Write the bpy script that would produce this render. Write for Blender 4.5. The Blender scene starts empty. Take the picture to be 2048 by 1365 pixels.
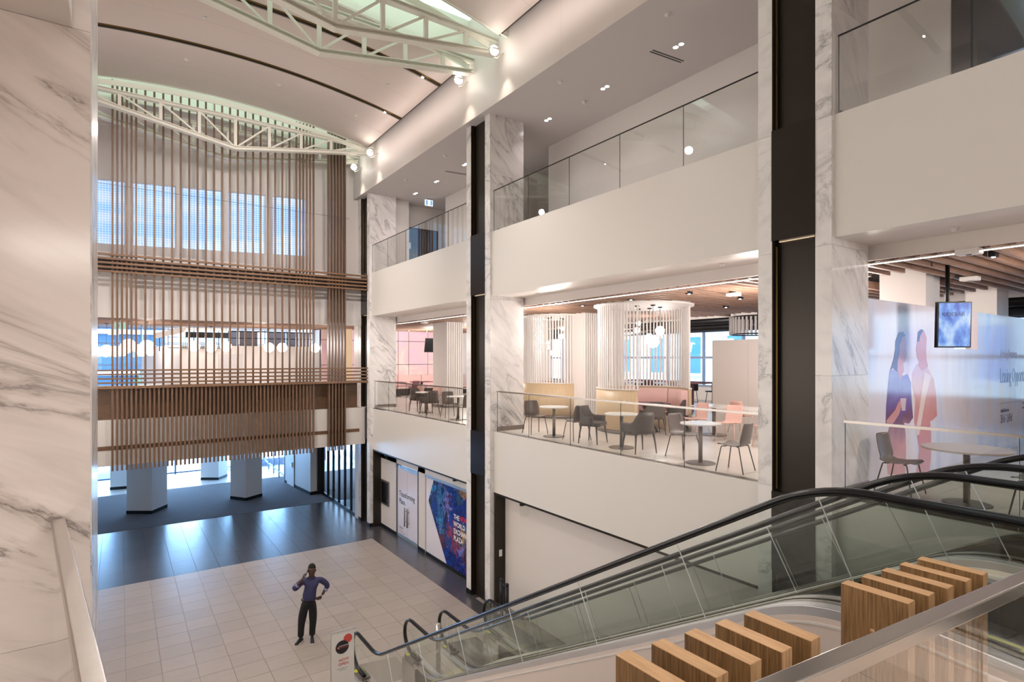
import bpy, bmesh, math, random
from math import sin, cos, pi, radians, sqrt, atan2
from mathutils import Vector, Matrix
random.seed(7)
D = bpy.data
SC = bpy.context.scene
COL = SC.collection
# ---------------------------------------------------------------- camera
EYE = 6.53
TH = radians(34.79)
FPX = 1130.0
cam_d = D.cameras.new('camera'); cam = D.objects.new('camera', cam_d); COL.objects.link(cam)
cam.location = (0, 0, EYE); cam.rotation_euler = (pi/2, 0, -TH)
cam_d.sensor_width = 36; cam_d.lens = 36*FPX/2048; cam_d.shift_y = 36/2048
cam_d.clip_start = .05; cam_d.clip_end = 300
SC.camera = cam
# ---------------------------------------------------------------- exposure
vs = SC.view_settings
vs.view_transform = 'Standard'; vs.look = 'None'; vs.gamma = 1; vs.use_curve_mapping = False
vs.exposure = 0.0
# ---------------------------------------------------------------- world: pale blue daylight
w = D.worlds.new('world'); SC.world = w; w.use_nodes = True
bg = w.node_tree.nodes['Background']; bg.inputs[0].default_value = (.46, .68, 1.0, 1); bg.inputs[1].default_value = 7.0
# ---------------------------------------------------------------- lights
WARM = (1.0, .92, .855)
def alight(name, loc, size, power, col=WARM, rot=(0, 0, 0)):
    l = D.lights.new(name, 'AREA'); l.shape = 'RECTANGLE'; l.size, l.size_y = size
    l.energy = power; l.color = col
    o = D.objects.new(name, l); COL.objects.link(o); o.location = loc; o.rotation_euler = rot
    return o
def plight(name, loc, power, col=WARM, r=.05):
    l = D.lights.new(name, 'POINT'); l.energy = power; l.color = col; l.shadow_soft_size = r
    o = D.objects.new(name, l); COL.objects.link(o); o.location = loc
    return o
def slight(name, loc, power, col=WARM, ang=100, blend=.6, r=.04, tgt=None):
    l = D.lights.new(name, 'SPOT'); l.energy = power; l.color = col; l.shadow_soft_size = r
    l.spot_size = radians(ang); l.spot_blend = blend
    o = D.objects.new(name, l); COL.objects.link(o); o.location = loc
    if tgt is not None:
        o.rotation_euler = (Vector(tgt)-Vector(loc)).to_track_quat('-Z', 'Y').to_euler()
    return o
SKYC = (.74, 1.0, .90)
# daylight falling through the three roof lights
for yy, pw in ((3.65, 27), (12.37, 27), (21.27, 27)):
    alight('roof_light_daylight', (3.0, yy, 15.68), (8.5, 1.1), pw, SKYC)
# added warm fill for the hall, unseen lamps without fixtures
alight('hall_fill', (2.6, -3.5, 12.6), (6, 4), 190, WARM)
for x in (1.2, 6.0): slight('fill_spot', (x, 11.6, 13.2), 620, WARM, 120, .9, .12, (3.6, 8.0, 0))  # added fill spots, no fixtures on the trusses here
for x in (.4, 3.4, 6.4): slight('fill_spot', (x, 20.3, 13.2), 720, WARM, 125, .9, .12, (3.0, 15.5, 0))
alight('gallery_fill', (1.2, -3.0, 8.1), (5, 3), 480, WARM)  # unseen area fill added behind the camera for the near marble
for x in (.6, 5.2): slight('fill_spot', (x, 13.0, 13.2), 1100, (1, .90, .87), 105, .9, .25, (x*.7+.8, 22.2, 8.6))  # spots added to brighten the far wall
# unseen fill added before the left wall to brighten the lower facades
alight('left_wall_fill', (-1.45, 13, 6.3), (3.0, 15), 400, WARM, (0, -pi/2, 0))
# cove lighting washing the vaults from both long sides
for x, r in ((7.2, .75), (-1.35, -.9)):
    alight('cove_light', (x, 16.8, 13.7), (.2, 6.6), 18, (1, .86, .80), (pi, r, 0))
    alight('cove_light', (x, 7.8, 13.7), (.2, 6.6), 18, (1, .86, .80), (pi, r, 0))
# low daylight sun on the entrance side
sl = D.lights.new('sun', 'SUN'); sl.energy = 9; sl.angle = radians(3); sl.color = (.95, .97, 1.0)
so = D.objects.new('sun', sl); COL.objects.link(so); so.rotation_euler = Vector((-.12, -1.0, -.85)).to_track_quat('-Z', 'Y').to_euler(); so.location = (0, 60, 40)
alight('entrance_daylight', (4.8, 37.7, 1.65), (12.6, 3.0), 2300, (.32, .58, 1.0), (-pi/2, 0, 0))
# ---------------------------------------------------------------- pixel -> world (photo frame 2048x1365)
def at(px, py, X=None, Y=None, Z=None):
    u = (px-1024)/FPX; v = (718.5-py)/FPX
    dx = sin(TH)+u*cos(TH); dy = cos(TH)-u*sin(TH)
    if X is not None: d = X/dx
    elif Y is not None: d = Y/dy
    else: d = (Z-EYE)/v
    return Vector((d*dx, d*dy, EYE+d*v))
def Yof(px, X): return at(px, 718, X=X).y
def Xof(px, Y): return at(px, 718, Y=Y).x
# ---------------------------------------------------------------- mesh builder
class MB:
    def __init__(s): s.v = []; s.f = []; s.sm = []
    def add(s, vs, fs, sm=False):
        n = len(s.v); s.v += [tuple(x) for x in vs]; s.f += [tuple(i+n for i in f) for f in fs]; s.sm += [sm]*len(fs)
        return s
    def box(s, a, b):
        x0, y0, z0 = [min(p, q) for p, q in zip(a, b)]; x1, y1, z1 = [max(p, q) for p, q in zip(a, b)]
        return s.add([(x0,y0,z0),(x1,y0,z0),(x1,y1,z0),(x0,y1,z0),(x0,y0,z1),(x1,y0,z1),(x1,y1,z1),(x0,y1,z1)],
                     [(0,3,2,1),(4,5,6,7),(0,1,5,4),(1,2,6,5),(2,3,7,6),(3,0,4,7)])
    def prism(s, pts, ext):
        n = len(pts); e = Vector(ext); p = [Vector(q) for q in pts]
        return s.add(p+[q+e for q in p], [tuple(range(n-1,-1,-1)), tuple(range(n, 2*n))]+[(i, (i+1) % n, (i+1) % n+n, i+n) for i in range(n)])
    def bar(s, a, b, w, h, up=(0, 0, 1)):
        a = Vector(a); b = Vector(b); d = (b-a).normalized(); u = Vector(up)
        if abs(d.dot(u)) > .98: u = Vector((0, 1, 0))
        r = d.cross(u).normalized(); u = r.cross(d)
        q = [a+r*sx*w/2+u*sz*h/2 for sx, sz in ((-1,-1),(1,-1),(1,1),(-1,1))]
        return s.prism(q, b-a)
    def tube(s, pts, r, n=8, caps=True, closed=False, sm=True, sx=1.0, up=(0, 0, 1)):
        pts = [Vector(p) for p in pts]; N = len(pts); R = r if isinstance(r, (list, tuple)) else [r]*N
        vs = []; prev = None
        for i, p in enumerate(pts):
            if closed: t = (pts[(i+1) % N]-pts[i-1]).normalized()
            else: t = (pts[min(i+1, N-1)]-pts[max(i-1, 0)]).normalized()
            if prev is None:
                u = Vector(up)
                if abs(t.dot(u)) > .95: u = Vector((1, 0, 0))
                a = t.cross(u).normalized()
            else: a = (prev-t*prev.dot(t)).normalized()
            prev = a; b = t.cross(a)
            for k in range(n):
                an = 2*pi*k/n
                vs.append(p+a*cos(an)*R[i]*sx+b*sin(an)*R[i])
        fs = []
        for i in range(N if closed else N-1):
            j = (i+1) % N
            for k in range(n): fs.append((i*n+k, i*n+(k+1) % n, j*n+(k+1) % n, j*n+k))
        s.add(vs, fs, sm)
        if caps and not closed:
            s.add(vs[:n], [tuple(range(n-1,-1,-1))]); s.add(vs[-n:], [tuple(range(n))])
        return s
    def cyl(s, c, r, z0, z1, n=24, r2=None):
        r2 = r if r2 is None else r2; cx, cy = c[0], c[1]
        vs = [(cx+r*cos(2*pi*k/n), cy+r*sin(2*pi*k/n), z0) for k in range(n)]+[(cx+r2*cos(2*pi*k/n), cy+r2*sin(2*pi*k/n), z1) for k in range(n)]
        s.add(vs, [(k, (k+1) % n, (k+1) % n+n, k+n) for k in range(n)], True)
        return s.add(vs, [tuple(range(n-1,-1,-1)), tuple(range(n, 2*n))])
    def sphere(s, c, r, n=20, m=12, sc=(1, 1, 1)):
        c = Vector(c); vs = []; fs = []
        for i in range(m+1):
            ph = pi*i/m
            for k in range(n): vs.append(c+Vector((r*sc[0]*sin(ph)*cos(2*pi*k/n), r*sc[1]*sin(ph)*sin(2*pi*k/n), r*sc[2]*cos(ph))))
        for i in range(m):
            for k in range(n): fs.append((i*n+k, (i+1)*n+k, (i+1)*n+(k+1) % n, i*n+(k+1) % n))
        return s.add(vs, fs, True)
    def grid(s, P, sm=True, th=None):
        # P[i][j] surface of points, optional thickness along normals
        m = len(P); n = len(P[0]); P = [[Vector(q) for q in r] for r in P]
        vs = [q for r in P for q in r]
        fs = [(i*n+j, i*n+j+1, (i+1)*n+j+1, (i+1)*n+j) for i in range(m-1) for j in range(n-1)]
        if th is None: return s.add(vs, fs, sm)
        N = []
        for i in range(m):
            for j in range(n):
                a = P[min(i+1, m-1)][j]-P[max(i-1, 0)][j]; b = P[i][min(j+1, n-1)]-P[i][max(j-1, 0)]
                N.append(a.cross(b).normalized())
        k = m*n; vs2 = [v+q*th for v, q in zip(vs, N)]
        f2 = [tuple(reversed([a+k for a in f])) for f in fs]
        ed = [(0*n+j, 0*n+j+1) for j in range(n-1)]+[(i*n+n-1, (i+1)*n+n-1) for i in range(m-1)]+[((m-1)*n+j+1, (m-1)*n+j) for j in range(n-2,-1,-1)]+[((i+1)*n, i*n) for i in range(m-2,-1,-1)]
        s.add(vs+vs2, fs+f2, sm); s.add(vs+vs2, [(b, a, a+k, b+k) for a, b in ed], False)
        return s
    def mesh(s, name):
        m = D.meshes.new(name); m.from_pydata(s.v, [], s.f)
        m.polygons.foreach_set('use_smooth', s.sm); m.update(); return m
def fixn(m):
    b = bmesh.new(); b.from_mesh(m); bmesh.ops.remove_doubles(b, verts=b.verts, dist=1e-5); bmesh.ops.recalc_face_normals(b, faces=b.faces); b.to_mesh(m); b.free()
def bevel(o, w=.004, seg=2, ang=35):
    md = o.modifiers.new('bevel', 'BEVEL'); md.width = w; md.segments = seg; md.limit_method = 'ANGLE'; md.angle_limit = radians(ang); return o
def obj(name, mb, mat, parent=None, world=True, fix=True):
    me = mb.mesh(name) if isinstance(mb, MB) else mb
    if isinstance(mb, MB) and fix: fixn(me)
    o = D.objects.new(name, me); COL.objects.link(o)
    if mat: 
        me.materials.clear(); me.materials.append(mat)
    if parent is not None:
        o.parent = parent
        if world:
            p = parent; off = Vector((0, 0, 0))
            while p is not None: off += Vector(p.location); p = p.parent
            o.location = -off
    return o
def tag(o, label, cat, group=None, kind=None):
    o['label'] = label; o['category'] = cat
    if group: o['group'] = group
    if kind: o['kind'] = kind
    return o
def thing(name, label, cat, loc=(0, 0, 0), rz=0, group=None):
    o = D.objects.new(name, None); o.empty_display_size = .1; COL.objects.link(o); o.location = loc; o.rotation_euler = (0, 0, rz)
    return tag(o, label, cat, group)
def struct(name, mb, mat, label=None):
    o = obj(name, mb, mat); o['kind'] = 'structure'
    if label: o['label'] = label
    return o
def dup(src, loc, rz=0, label=None, group=None):
    def cp(o, par):
        c = o.copy(); COL.objects.link(c); c.parent = par
        for ch in KIDS.get(o.name) or [x for x in o.children]: cp(ch, c)
        return c
    c = cp(src, None); c.location = loc; c.rotation_euler = (0, 0, rz)
    if label: c['label'] = label
    if group: c['group'] = group
    return c
KIDS = {}
def inst(name, mesh, parent, loc=(0, 0, 0), rot=(0, 0, 0), scl=(1, 1, 1)):
    o = D.objects.new(name, mesh); COL.objects.link(o); o.parent = parent; o.location = loc; o.rotation_euler = rot; o.scale = scl; return o
# ---------------------------------------------------------------- materials
def newmat(name):
    m = D.materials.new(name); m.use_nodes = True
    nt = m.node_tree; b = nt.nodes['Principled BSDF']; return m, nt, b
def srgb(r, g, b):
    f = lambda c: c/12.92 if c <= .04045 else ((c+.055)/1.055)**2.4
    return (f(r), f(g), f(b), 1)
def plain(name, c, rough=.6, metal=0, spec=.5, noise=0, coat=0):
    m, nt, b = newmat(name); b.inputs['Base Color'].default_value = c; b.inputs['Roughness'].default_value = rough
    b.inputs['Metallic'].default_value = metal; b.inputs['Specular IOR Level'].default_value = spec; b.inputs['Coat Weight'].default_value = coat
    if noise:
        N = nt.nodes; L = nt.links
        tc = N.new('ShaderNodeTexCoord'); n = N.new('ShaderNodeTexNoise'); n.inputs['Scale'].default_value = 2.5; n.inputs['Detail'].default_value = 4
        r = N.new('ShaderNodeMapRange'); r.inputs['To Min'].default_value = 1-noise; r.inputs['To Max'].default_value = 1+noise
        mx = N.new('ShaderNodeMix'); mx.data_type = 'RGBA'; mx.blend_type = 'MULTIPLY'; mx.inputs[0].default_value = 1; mx.inputs[6].default_value = c
        L.new(tc.outputs['Object'], n.inputs['Vector']); L.new(n.outputs['Fac'], r.inputs['Value']); L.new(r.outputs['Result'], mx.inputs[7]); L.new(mx.outputs[2], b.inputs['Base Color'])
    return m
def emis(name, c, s):
    m, nt, b = newmat(name); b.inputs['Base Color'].default_value = (.8, .8, .8, 1); b.inputs['Emission Color'].default_value = c; b.inputs['Emission Strength'].default_value = s; return m
def glassm(name, tint=(.97, .985, .98, 1), refl=1.0, f0=.04, rough=0.0):
    m = D.materials.new(name); m.use_nodes = True; nt = m.node_tree; N = nt.nodes; L = nt.links; N.clear()
    o = N.new('ShaderNodeOutputMaterial'); t = N.new('ShaderNodeBsdfTransparent'); g = N.new('ShaderNodeBsdfGlossy'); mx = N.new('ShaderNodeMixShader')
    t.inputs[0].default_value = tint; g.inputs['Roughness'].default_value = rough; g.inputs[0].default_value = (1, 1, 1, 1)
    ge = N.new('ShaderNodeNewGeometry'); d = N.new('ShaderNodeVectorMath'); d.operation = 'DOT_PRODUCT'; L.new(ge.outputs['Normal'], d.inputs[0]); L.new(ge.outputs['Incoming'], d.inputs[1])
    def mth(op, a, b=None, cl=False):
        q = N.new('ShaderNodeMath'); q.operation = op; q.use_clamp = cl
        if isinstance(a, (int, float)): q.inputs[0].default_value = a
        else: L.new(a, q.inputs[0])
        if b is not None:
            if isinstance(b, (int, float)): q.inputs[1].default_value = b
            else: L.new(b, q.inputs[1])
        return q.outputs[0]
    c = mth('SUBTRACT', 1.0, mth('ABSOLUTE', d.outputs['Value']), True); p = mth('POWER', c, 5.0); f = mth('ADD', mth('MULTIPLY', p, (1-f0)*refl), f0*refl, True)
    L.new(f, mx.inputs[0]); L.new(t.outputs[0], mx.inputs[1]); L.new(g.outputs[0], mx.inputs[2]); L.new(mx.outputs[0], o.inputs[0])
    return m
def ramp(N, stops):
    r = N.new('ShaderNodeValToRGB'); e = r.color_ramp.elements
    while len(e) > 1: e.remove(e[-1])
    e[0].position = stops[0][0]; e[0].color = stops[0][1]
    for p, c in stops[1:]:
        x = e.new(p); x.color = c
    return r
def marble(name, base, vein, scale=1.0, rot=(.3, .9, .5), rough=.18, dens=.5, an=(1.0, .55, 2.2)):
    m, nt, b = newmat(name); N = nt.nodes; L = nt.links
    tc = N.new('ShaderNodeTexCoord'); oi = N.new('ShaderNodeObjectInfo')
    m0 = N.new('ShaderNodeMapping'); m0.inputs['Rotation'].default_value = rot; mp = N.new('ShaderNodeMapping'); mp.inputs['Scale'].default_value = (scale*an[0], scale*an[1], scale*an[2])
    va = N.new('ShaderNodeVectorMath'); va.operation = 'MULTIPLY_ADD'; va.inputs[1].default_value = (13, 7, 11)
    cb = N.new('ShaderNodeCombineXYZ'); 
    for i in range(3): L.new(oi.outputs['Random'], cb.inputs[i])
    L.new(cb.outputs[0], va.inputs[0]); L.new(tc.outputs['Object'], va.inputs[2]); L.new(va.outputs[0], m0.inputs[0]); L.new(m0.outputs[0], mp.inputs[0])
    n1 = N.new('ShaderNodeTexNoise'); n1.inputs['Scale'].default_value = 1.3; n1.inputs['Detail'].default_value = 9; n1.inputs['Roughness'].default_value = .62; n1.inputs['Distortion'].default_value = .9
    L.new(mp.outputs[0], n1.inputs['Vector'])
    s1 = N.new('ShaderNodeMath'); s1.operation = 'SUBTRACT'; s1.inputs[1].default_value = .5; a1 = N.new('ShaderNodeMath'); a1.operation = 'ABSOLUTE'
    L.new(n1.outputs['Fac'], s1.inputs[0]); L.new(s1.outputs[0], a1.inputs[0])
    v1 = ramp(N, [(0, (.75, .75, .75, 1)), (.010, (.35, .35, .35, 1)), (.035, (.08, .08, .08, 1)), (.09, (0, 0, 0, 1))]); L.new(a1.outputs[0], v1.inputs[0])
    n2 = N.new('ShaderNodeTexNoise'); n2.inputs['Scale'].default_value = .7; n2.inputs['Detail'].default_value = 3; L.new(mp.outputs[0], n2.inputs['Vector'])
    v2 = ramp(N, [(.42, (0, 0, 0, 1)), (.62, (1, 1, 1, 1))]); L.new(n2.outputs['Fac'], v2.inputs[0])
    mm = N.new('ShaderNodeMath'); mm.operation = 'MULTIPLY'; L.new(v1.outputs[0], mm.inputs[0]); L.new(v2.outputs[0], mm.inputs[1])
    n3 = N.new('ShaderNodeTexNoise'); n3.inputs['Scale'].default_value = 2.4; n3.inputs['Detail'].default_value = 6; n3.inputs['Distortion'].default_value = 1.5; L.new(mp.outputs[0], n3.inputs['Vector'])
    v3 = ramp(N, [(.45, (0, 0, 0, 1)), (.75, (.22, .22, .22, 1))]); L.new(n3.outputs['Fac'], v3.inputs[0])
    ad = N.new('ShaderNodeMath'); ad.operation = 'ADD'; ad.use_clamp = True; L.new(mm.outputs[0], ad.inputs[0]); L.new(v3.outputs[0], ad.inputs[1])
    ds = N.new('ShaderNodeMath'); ds.operation = 'MULTIPLY'; ds.inputs[1].default_value = dens*2; ds.use_clamp = True; L.new(ad.outputs[0], ds.inputs[0])
    mx = N.new('ShaderNodeMix'); mx.data_type = 'RGBA'; mx.inputs[6].default_value = base; mx.inputs[7].default_value = vein
    L.new(ds.outputs[0], mx.inputs[0]); L.new(mx.outputs[2], b.inputs['Base Color'])
    b.inputs['Roughness'].default_value = rough; b.inputs['Specular IOR Level'].default_value = .5
    return m
def wood(name, c1, c2, sc=(18, 18, 1.2), rough=.45, rnd=.12):
    m, nt, b = newmat(name); N = nt.nodes; L = nt.links
    tc = N.new('ShaderNodeTexCoord'); oi = N.new('ShaderNodeObjectInfo'); mp = N.new('ShaderNodeMapping'); mp.inputs['Scale'].default_value = sc
    cb = N.new('ShaderNodeCombineXYZ')
    for i in range(3): L.new(oi.outputs['Random'], cb.inputs[i])
    va = N.new('ShaderNodeVectorMath'); va.operation = 'MULTIPLY_ADD'; va.inputs[1].default_value = (9, 9, 9); L.new(cb.outputs[0], va.inputs[0]); L.new(tc.outputs['Object'], va.inputs[2]); L.new(va.outputs[0], mp.inputs[0])
    n = N.new('ShaderNodeTexNoise'); n.inputs['Scale'].default_value = 4; n.inputs['Detail'].default_value = 7; n.inputs['Roughness'].default_value = .65; n.inputs['Distortion'].default_value = .4
    L.new(mp.outputs[0], n.inputs['Vector'])
    r = ramp(N, [(.3, c1), (.5, tuple((a+b2)/2 for a, b2 in zip(c1, c2))), (.7, c2)]); L.new(n.outputs['Fac'], r.inputs[0])
    mr = N.new('ShaderNodeMapRange'); mr.inputs['To Min'].default_value = 1-rnd; mr.inputs['To Max'].default_value = 1+rnd; L.new(oi.outputs['Random'], mr.inputs['Value'])
    mx = N.new('ShaderNodeMix'); mx.data_type = 'RGBA'; mx.blend_type = 'MULTIPLY'; mx.inputs[0].default_value = 1; L.new(r.outputs[0], mx.inputs[6]); L.new(mr.outputs['Result'], mx.inputs[7]); L.new(mx.outputs[2], b.inputs['Base Color'])
    b.inputs['Roughness'].default_value = rough
    return m
def tilem(name, c1, c2, rough=.3, sc=(1.2, 7, 1), rnd=.05, rv=.06):
    m, nt, b = newmat(name); N = nt.nodes; L = nt.links
    tc = N.new('ShaderNodeTexCoord'); oi = N.new('ShaderNodeObjectInfo'); mp = N.new('ShaderNodeMapping'); mp.inputs['Scale'].default_value = sc
    ge = N.new('ShaderNodeNewGeometry')
    cb = N.new('ShaderNodeCombineXYZ')
    for i in range(3): L.new(oi.outputs['Random'], cb.inputs[i])
    va = N.new('ShaderNodeVectorMath'); va.operation = 'MULTIPLY_ADD'; va.inputs[1].default_value = (21, 33, 9); L.new(cb.outputs[0], va.inputs[0]); L.new(tc.outputs['Object'], va.inputs[2]); L.new(va.outputs[0], mp.inputs[0])
    n = N.new('ShaderNodeTexNoise'); n.inputs['Scale'].default_value = 2.2; n.inputs['Detail'].default_value = 6; n.inputs['Distortion'].default_value = .7; n.inputs['Roughness'].default_value = .6
    L.new(mp.outputs[0], n.inputs['Vector'])
    r = ramp(N, [(.2, c1), (.85, c2)]); L.new(n.outputs['Fac'], r.inputs[0]); b.inputs['Specular IOR Level'].default_value = .8
    mr = N.new('ShaderNodeMapRange'); mr.inputs['To Min'].default_value = 1-rnd; mr.inputs['To Max'].default_value = 1+rnd; L.new(oi.outputs['Random'], mr.inputs['Value'])
    mx = N.new('ShaderNodeMix'); mx.data_type = 'RGBA'; mx.blend_type = 'MULTIPLY'; mx.inputs[0].default_value = 1; L.new(r.outputs[0], mx.inputs[6]); L.new(mr.outputs['Result'], mx.inputs[7]); L.new(mx.outputs[2], b.inputs['Base Color'])
    r2 = N.new('ShaderNodeMapRange'); r2.inputs['To Min'].default_value = rough-rv; r2.inputs['To Max'].default_value = rough+rv; L.new(n.outputs['Fac'], r2.inputs['Value']); L.new(r2.outputs['Result'], b.inputs['Roughness'])
    return m
def hexc(r, g, b): return srgb(r/255, g/255, b/255)
M = {}
M['white'] = plain('white_paint', hexc(226, 221, 217), .55, noise=.015)
M['white2'] = plain('warm_white_paint', hexc(224, 216, 211), .5, noise=.015)
M['ceil'] = plain('ceiling_paint', hexc(208, 203, 202), .8, noise=.01)
M['fascia'] = plain('satin_white_panel', hexc(220, 215, 209), .32)
M['vault'] = plain('vault_plaster', hexc(226, 214, 207), .85)
M['truss'] = plain('truss_paint', hexc(228, 226, 214), .5)
M['marble'] = marble('white_marble', hexc(230, 226, 224), hexc(122, 120, 124), .75, (.35, -.85, 0), .2, .5, (.45, .8, 1.7))
M['marble_l'] = marble('warm_marble', hexc(226, 217, 211), hexc(128, 116, 110), .8, (0, -.52, 0), .14, .55, (.38, 1, 1.9))
M['bronze'] = plain('dark_bronze', hexc(52, 46, 40), .34, .55)
M['bronze2'] = plain('dark_bronze_proud', hexc(46, 40, 36), .28, .6)
M['black'] = plain('black_metal', hexc(26, 26, 28), .4, .3)
M['blackgloss'] = plain('black_rubber', hexc(12, 12, 15), .25, 0, .4)
M['steel'] = plain('stainless_steel', hexc(190, 184, 178), .26, 1)
M['steel2'] = plain('bright_steel', hexc(228, 228, 230), .32, .95)
M['brass'] = plain('brushed_brass', hexc(120, 98, 62), .3, 1)
M['walnut'] = wood('walnut_batten', hexc(88, 64, 47), hexc(118, 90, 69), (12, 12, 1.0), .4)
M['walnut_h'] = wood('walnut_board', hexc(94, 68, 49), hexc(128, 96, 70), (1.0, 12, 12), .42, .06)
M['walnut_d'] = wood('dark_walnut', hexc(28, 18, 13), hexc(44, 29, 21), (1, 12, 12), .5, .05)
M['baffle'] = wood('baffle_wood', hexc(112, 84, 68), hexc(150, 118, 98), (.8, 12, 12), .5, .1)
M['oak'] = wood('oak_block', hexc(92, 66, 40), hexc(166, 130, 88), (26, 26, 1.1), .42, .06)
M['oak_top'] = wood('oak_end', hexc(168, 130, 92), hexc(196, 158, 116), (20, 2.2, 20), .45, .05)
M['oak_l'] = wood('light_oak', hexc(196, 170, 136), hexc(210, 186, 152), (10, 10, 1), .45, .04)
M['floor_p'] = tilem('pale_floor_tile', hexc(154, 143, 134), hexc(168, 156, 146), .36, rv=.01)
M['floor_d'] = tilem('dark_floor_tile', hexc(60, 58, 62), hexc(76, 73, 78), .27, rnd=.10, rv=.01)
M['floor_d'].node_tree.nodes['Principled BSDF'].inputs['IOR'].default_value = 1.85
M['floor_2'] = tilem('upper_floor_tile', hexc(206, 196, 188), hexc(218, 208, 200), .3, rnd=.02)
M['grout'] = plain('grout', hexc(136, 127, 119), .8); M['grout_p'] = plain('brown_grout', hexc(120, 110, 102), .8)
M['grout_d'] = plain('grey_grout', hexc(128, 126, 128), .7)
M['carpet'] = plain('entrance_carpet', hexc(108, 100, 100), .9, noise=.12)
M['glass'] = glassm('clear_glass', (.975, .985, .98, 1), 1.0, .05)
M['glass_e'] = glassm('green_glass', (.962, .985, .970, 1), .8, .045)
M['glass_w'] = glassm('window_glass', (.93, .98, 1.0, 1), .8, .04)
M['led'] = emis('led_strip', (1, .93, .88, 1), 3.6)
M['globe'] = emis('globe_glow', (1, .92, .86, 1), 7)
M['down'] = emis('downlight_glow', (1, .94, .92, 1), 30)
M['spot'] = emis('spot_glow', (1, .93, .84, 1), 22)
M['sky'] = emis('roof_light_glow', (.66, .90, .80, 1), .9)
M['cloth_d'] = plain('taupe_leather', hexc(76, 67, 62), .5)
M['shell'] = plain('taupe_shell', hexc(98, 85, 79), .42)
M['legd'] = plain('dark_leg_metal', hexc(44, 40, 40), .35, .6)
M['pink'] = plain('pink_shell', hexc(222, 178, 166), .5)
M['pinkf'] = plain('pink_upholstery', hexc(222, 184, 178), .75, noise=.03)
M['maroon'] = plain('maroon_upholstery', hexc(98, 58, 62), .7)
M['tabw'] = plain('white_table_top', hexc(224, 220, 216), .25)
M['tabg'] = plain('taupe_table_top', hexc(176, 164, 156), .28)
M['post'] = plain('taupe_metal', hexc(128, 120, 114), .35, .7)
# ================================================================ setting
XF = 8.04; XF2 = 8.10; XC = 7.975; XI = 9.06; XB = 7.79
Z2 = 4.62; Z3 = 9.88; ZC3 = 12.98; ZG = 3.02
CY = [(3.84, 4.92), (12.49, 13.71), (21.16, 22.38)]
bays = [(-6, 3.84), (4.92, 12.49), (13.71, 21.16)]
# ---- ground floor with tiles
fl = struct('floor', MB().box((-6.1, -6.1, -.3), (30, 39.5, -.012)), M['grout'])
def tilemesh(w, l, h=.010, g=.0035):
    return MB().box((-w/2+g, -l/2+g, -h), (w/2-g, l/2-g, 0)).mesh('tile')
tp = tilemesh(.62, .62); tp.materials.append(M['floor_p'])
for i in range(14):
    for j in range(18):
        inst('tile', tp, fl, (-1.13+.31+i*.62, 8.95+j*.6+.31, random.uniform(-.0004, .0004)), (0, 0, 0 if (i+j) % 2 else pi), (1, .968, 1))
td = tilemesh(.62, 1.25); td.materials.append(M['floor_d'])
for i in range(15):
    for j in range(5):
        inst('tile', td, fl, (-1.13+.31+i*.62, 19.76+.625+j*1.25, random.uniform(-.0004, .0004)))
te = tilemesh(.43, 1.0); te.materials.append(M['floor_d'])
for j in range(11):
    inst('tile', te, fl, (7.76, 8.9+j*.988+.494, 0), (0, 0, 0), (1, .988, 1))
tg = tilemesh(.42, 1.3); tg.materials.append(M['floor_d'])
for j in range(6): inst('tile', tg, fl, (8.18, 13.9+j*1.3, 0))
struct('floor_2', MB().box((-1.13, 26.05, -.012), (12.5, 33.1, .004)), M['carpet'], 'dark entrance carpet')
struct('floor_3', MB().box((-1.13, 33.1, -.012), (12.5, 39.5, .002)), M['floor_2'], 'pale lobby floor at the doors')
struct('floor_4', MB().box((-1.13, -2, -.012), (7.97, 8.95, -.002)), M['floor_p'], 'pale ground floor under the escalators')
# ---- upper floor slabs (food court level)
l2 = struct('floor_5', MB().box((8.28, -6, ZG+.12), (26, 31, Z2-.012)), M['grout'])
t2 = tilemesh(1.2, 1.2); t2.materials.append(M['floor_2'])
for i in range(9):
    for j in range(17):
        inst('tile', t2, l2, (8.12+.6+i*1.2+.0, -.5+.6+j*1.2, Z2))
struct('floor_6', MB().box((18.9, -6, Z2-.012), (26, 31, Z2)).box((8.1, 20, Z2-.012), (18.9, 31, Z2)).box((8.1, -6, Z2-.012), (18.9, -.5, Z2)), M['floor_2'], 'food court floor further back')
struct('floor_7', MB().box((-1.6, 21.95, ZG+.3), (8.1, 38, Z2)), M['floor_2'], 'upper floor across the far end')
# near gallery the photograph is taken from
l3 = struct('floor_8', MB().prism([(-6, -6, Z2-.5), (8.05, -6, Z2-.5), (8.05, .45, Z2-.5), (3.5, .88, Z2-.5), (.02, 1.20, Z2-.5), (-.25, 3.83, Z2-.5), (-6, 3.83, Z2-.5)], (0, 0, .488)), M['floor_2'])
tn = tilemesh(.62, .62); tn.materials.append(M['floor_p'])
for i in range(10):
    for j in range(7): inst('tile', tn, l3, (.4+i*.62+.3, -3.75+j*.62+.31, Z2))
# ---- fascias
fb = lambda z0, z1, x0, x1: [MB().box((x0, a, z0), (x1, b, z1)) for a, b in bays]
n = 1
for mb in fb(8.20, 9.88, XF, XF+.25): struct('trim_%d' % n, mb, M['fascia'], 'white fascia panel of the top gallery'); n += 1
for mb in fb(ZG, Z2, XF2, XF2+.2): struct('trim_%d' % n, mb, M['fascia'], 'white fascia panel of the food court level'); n += 1
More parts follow.
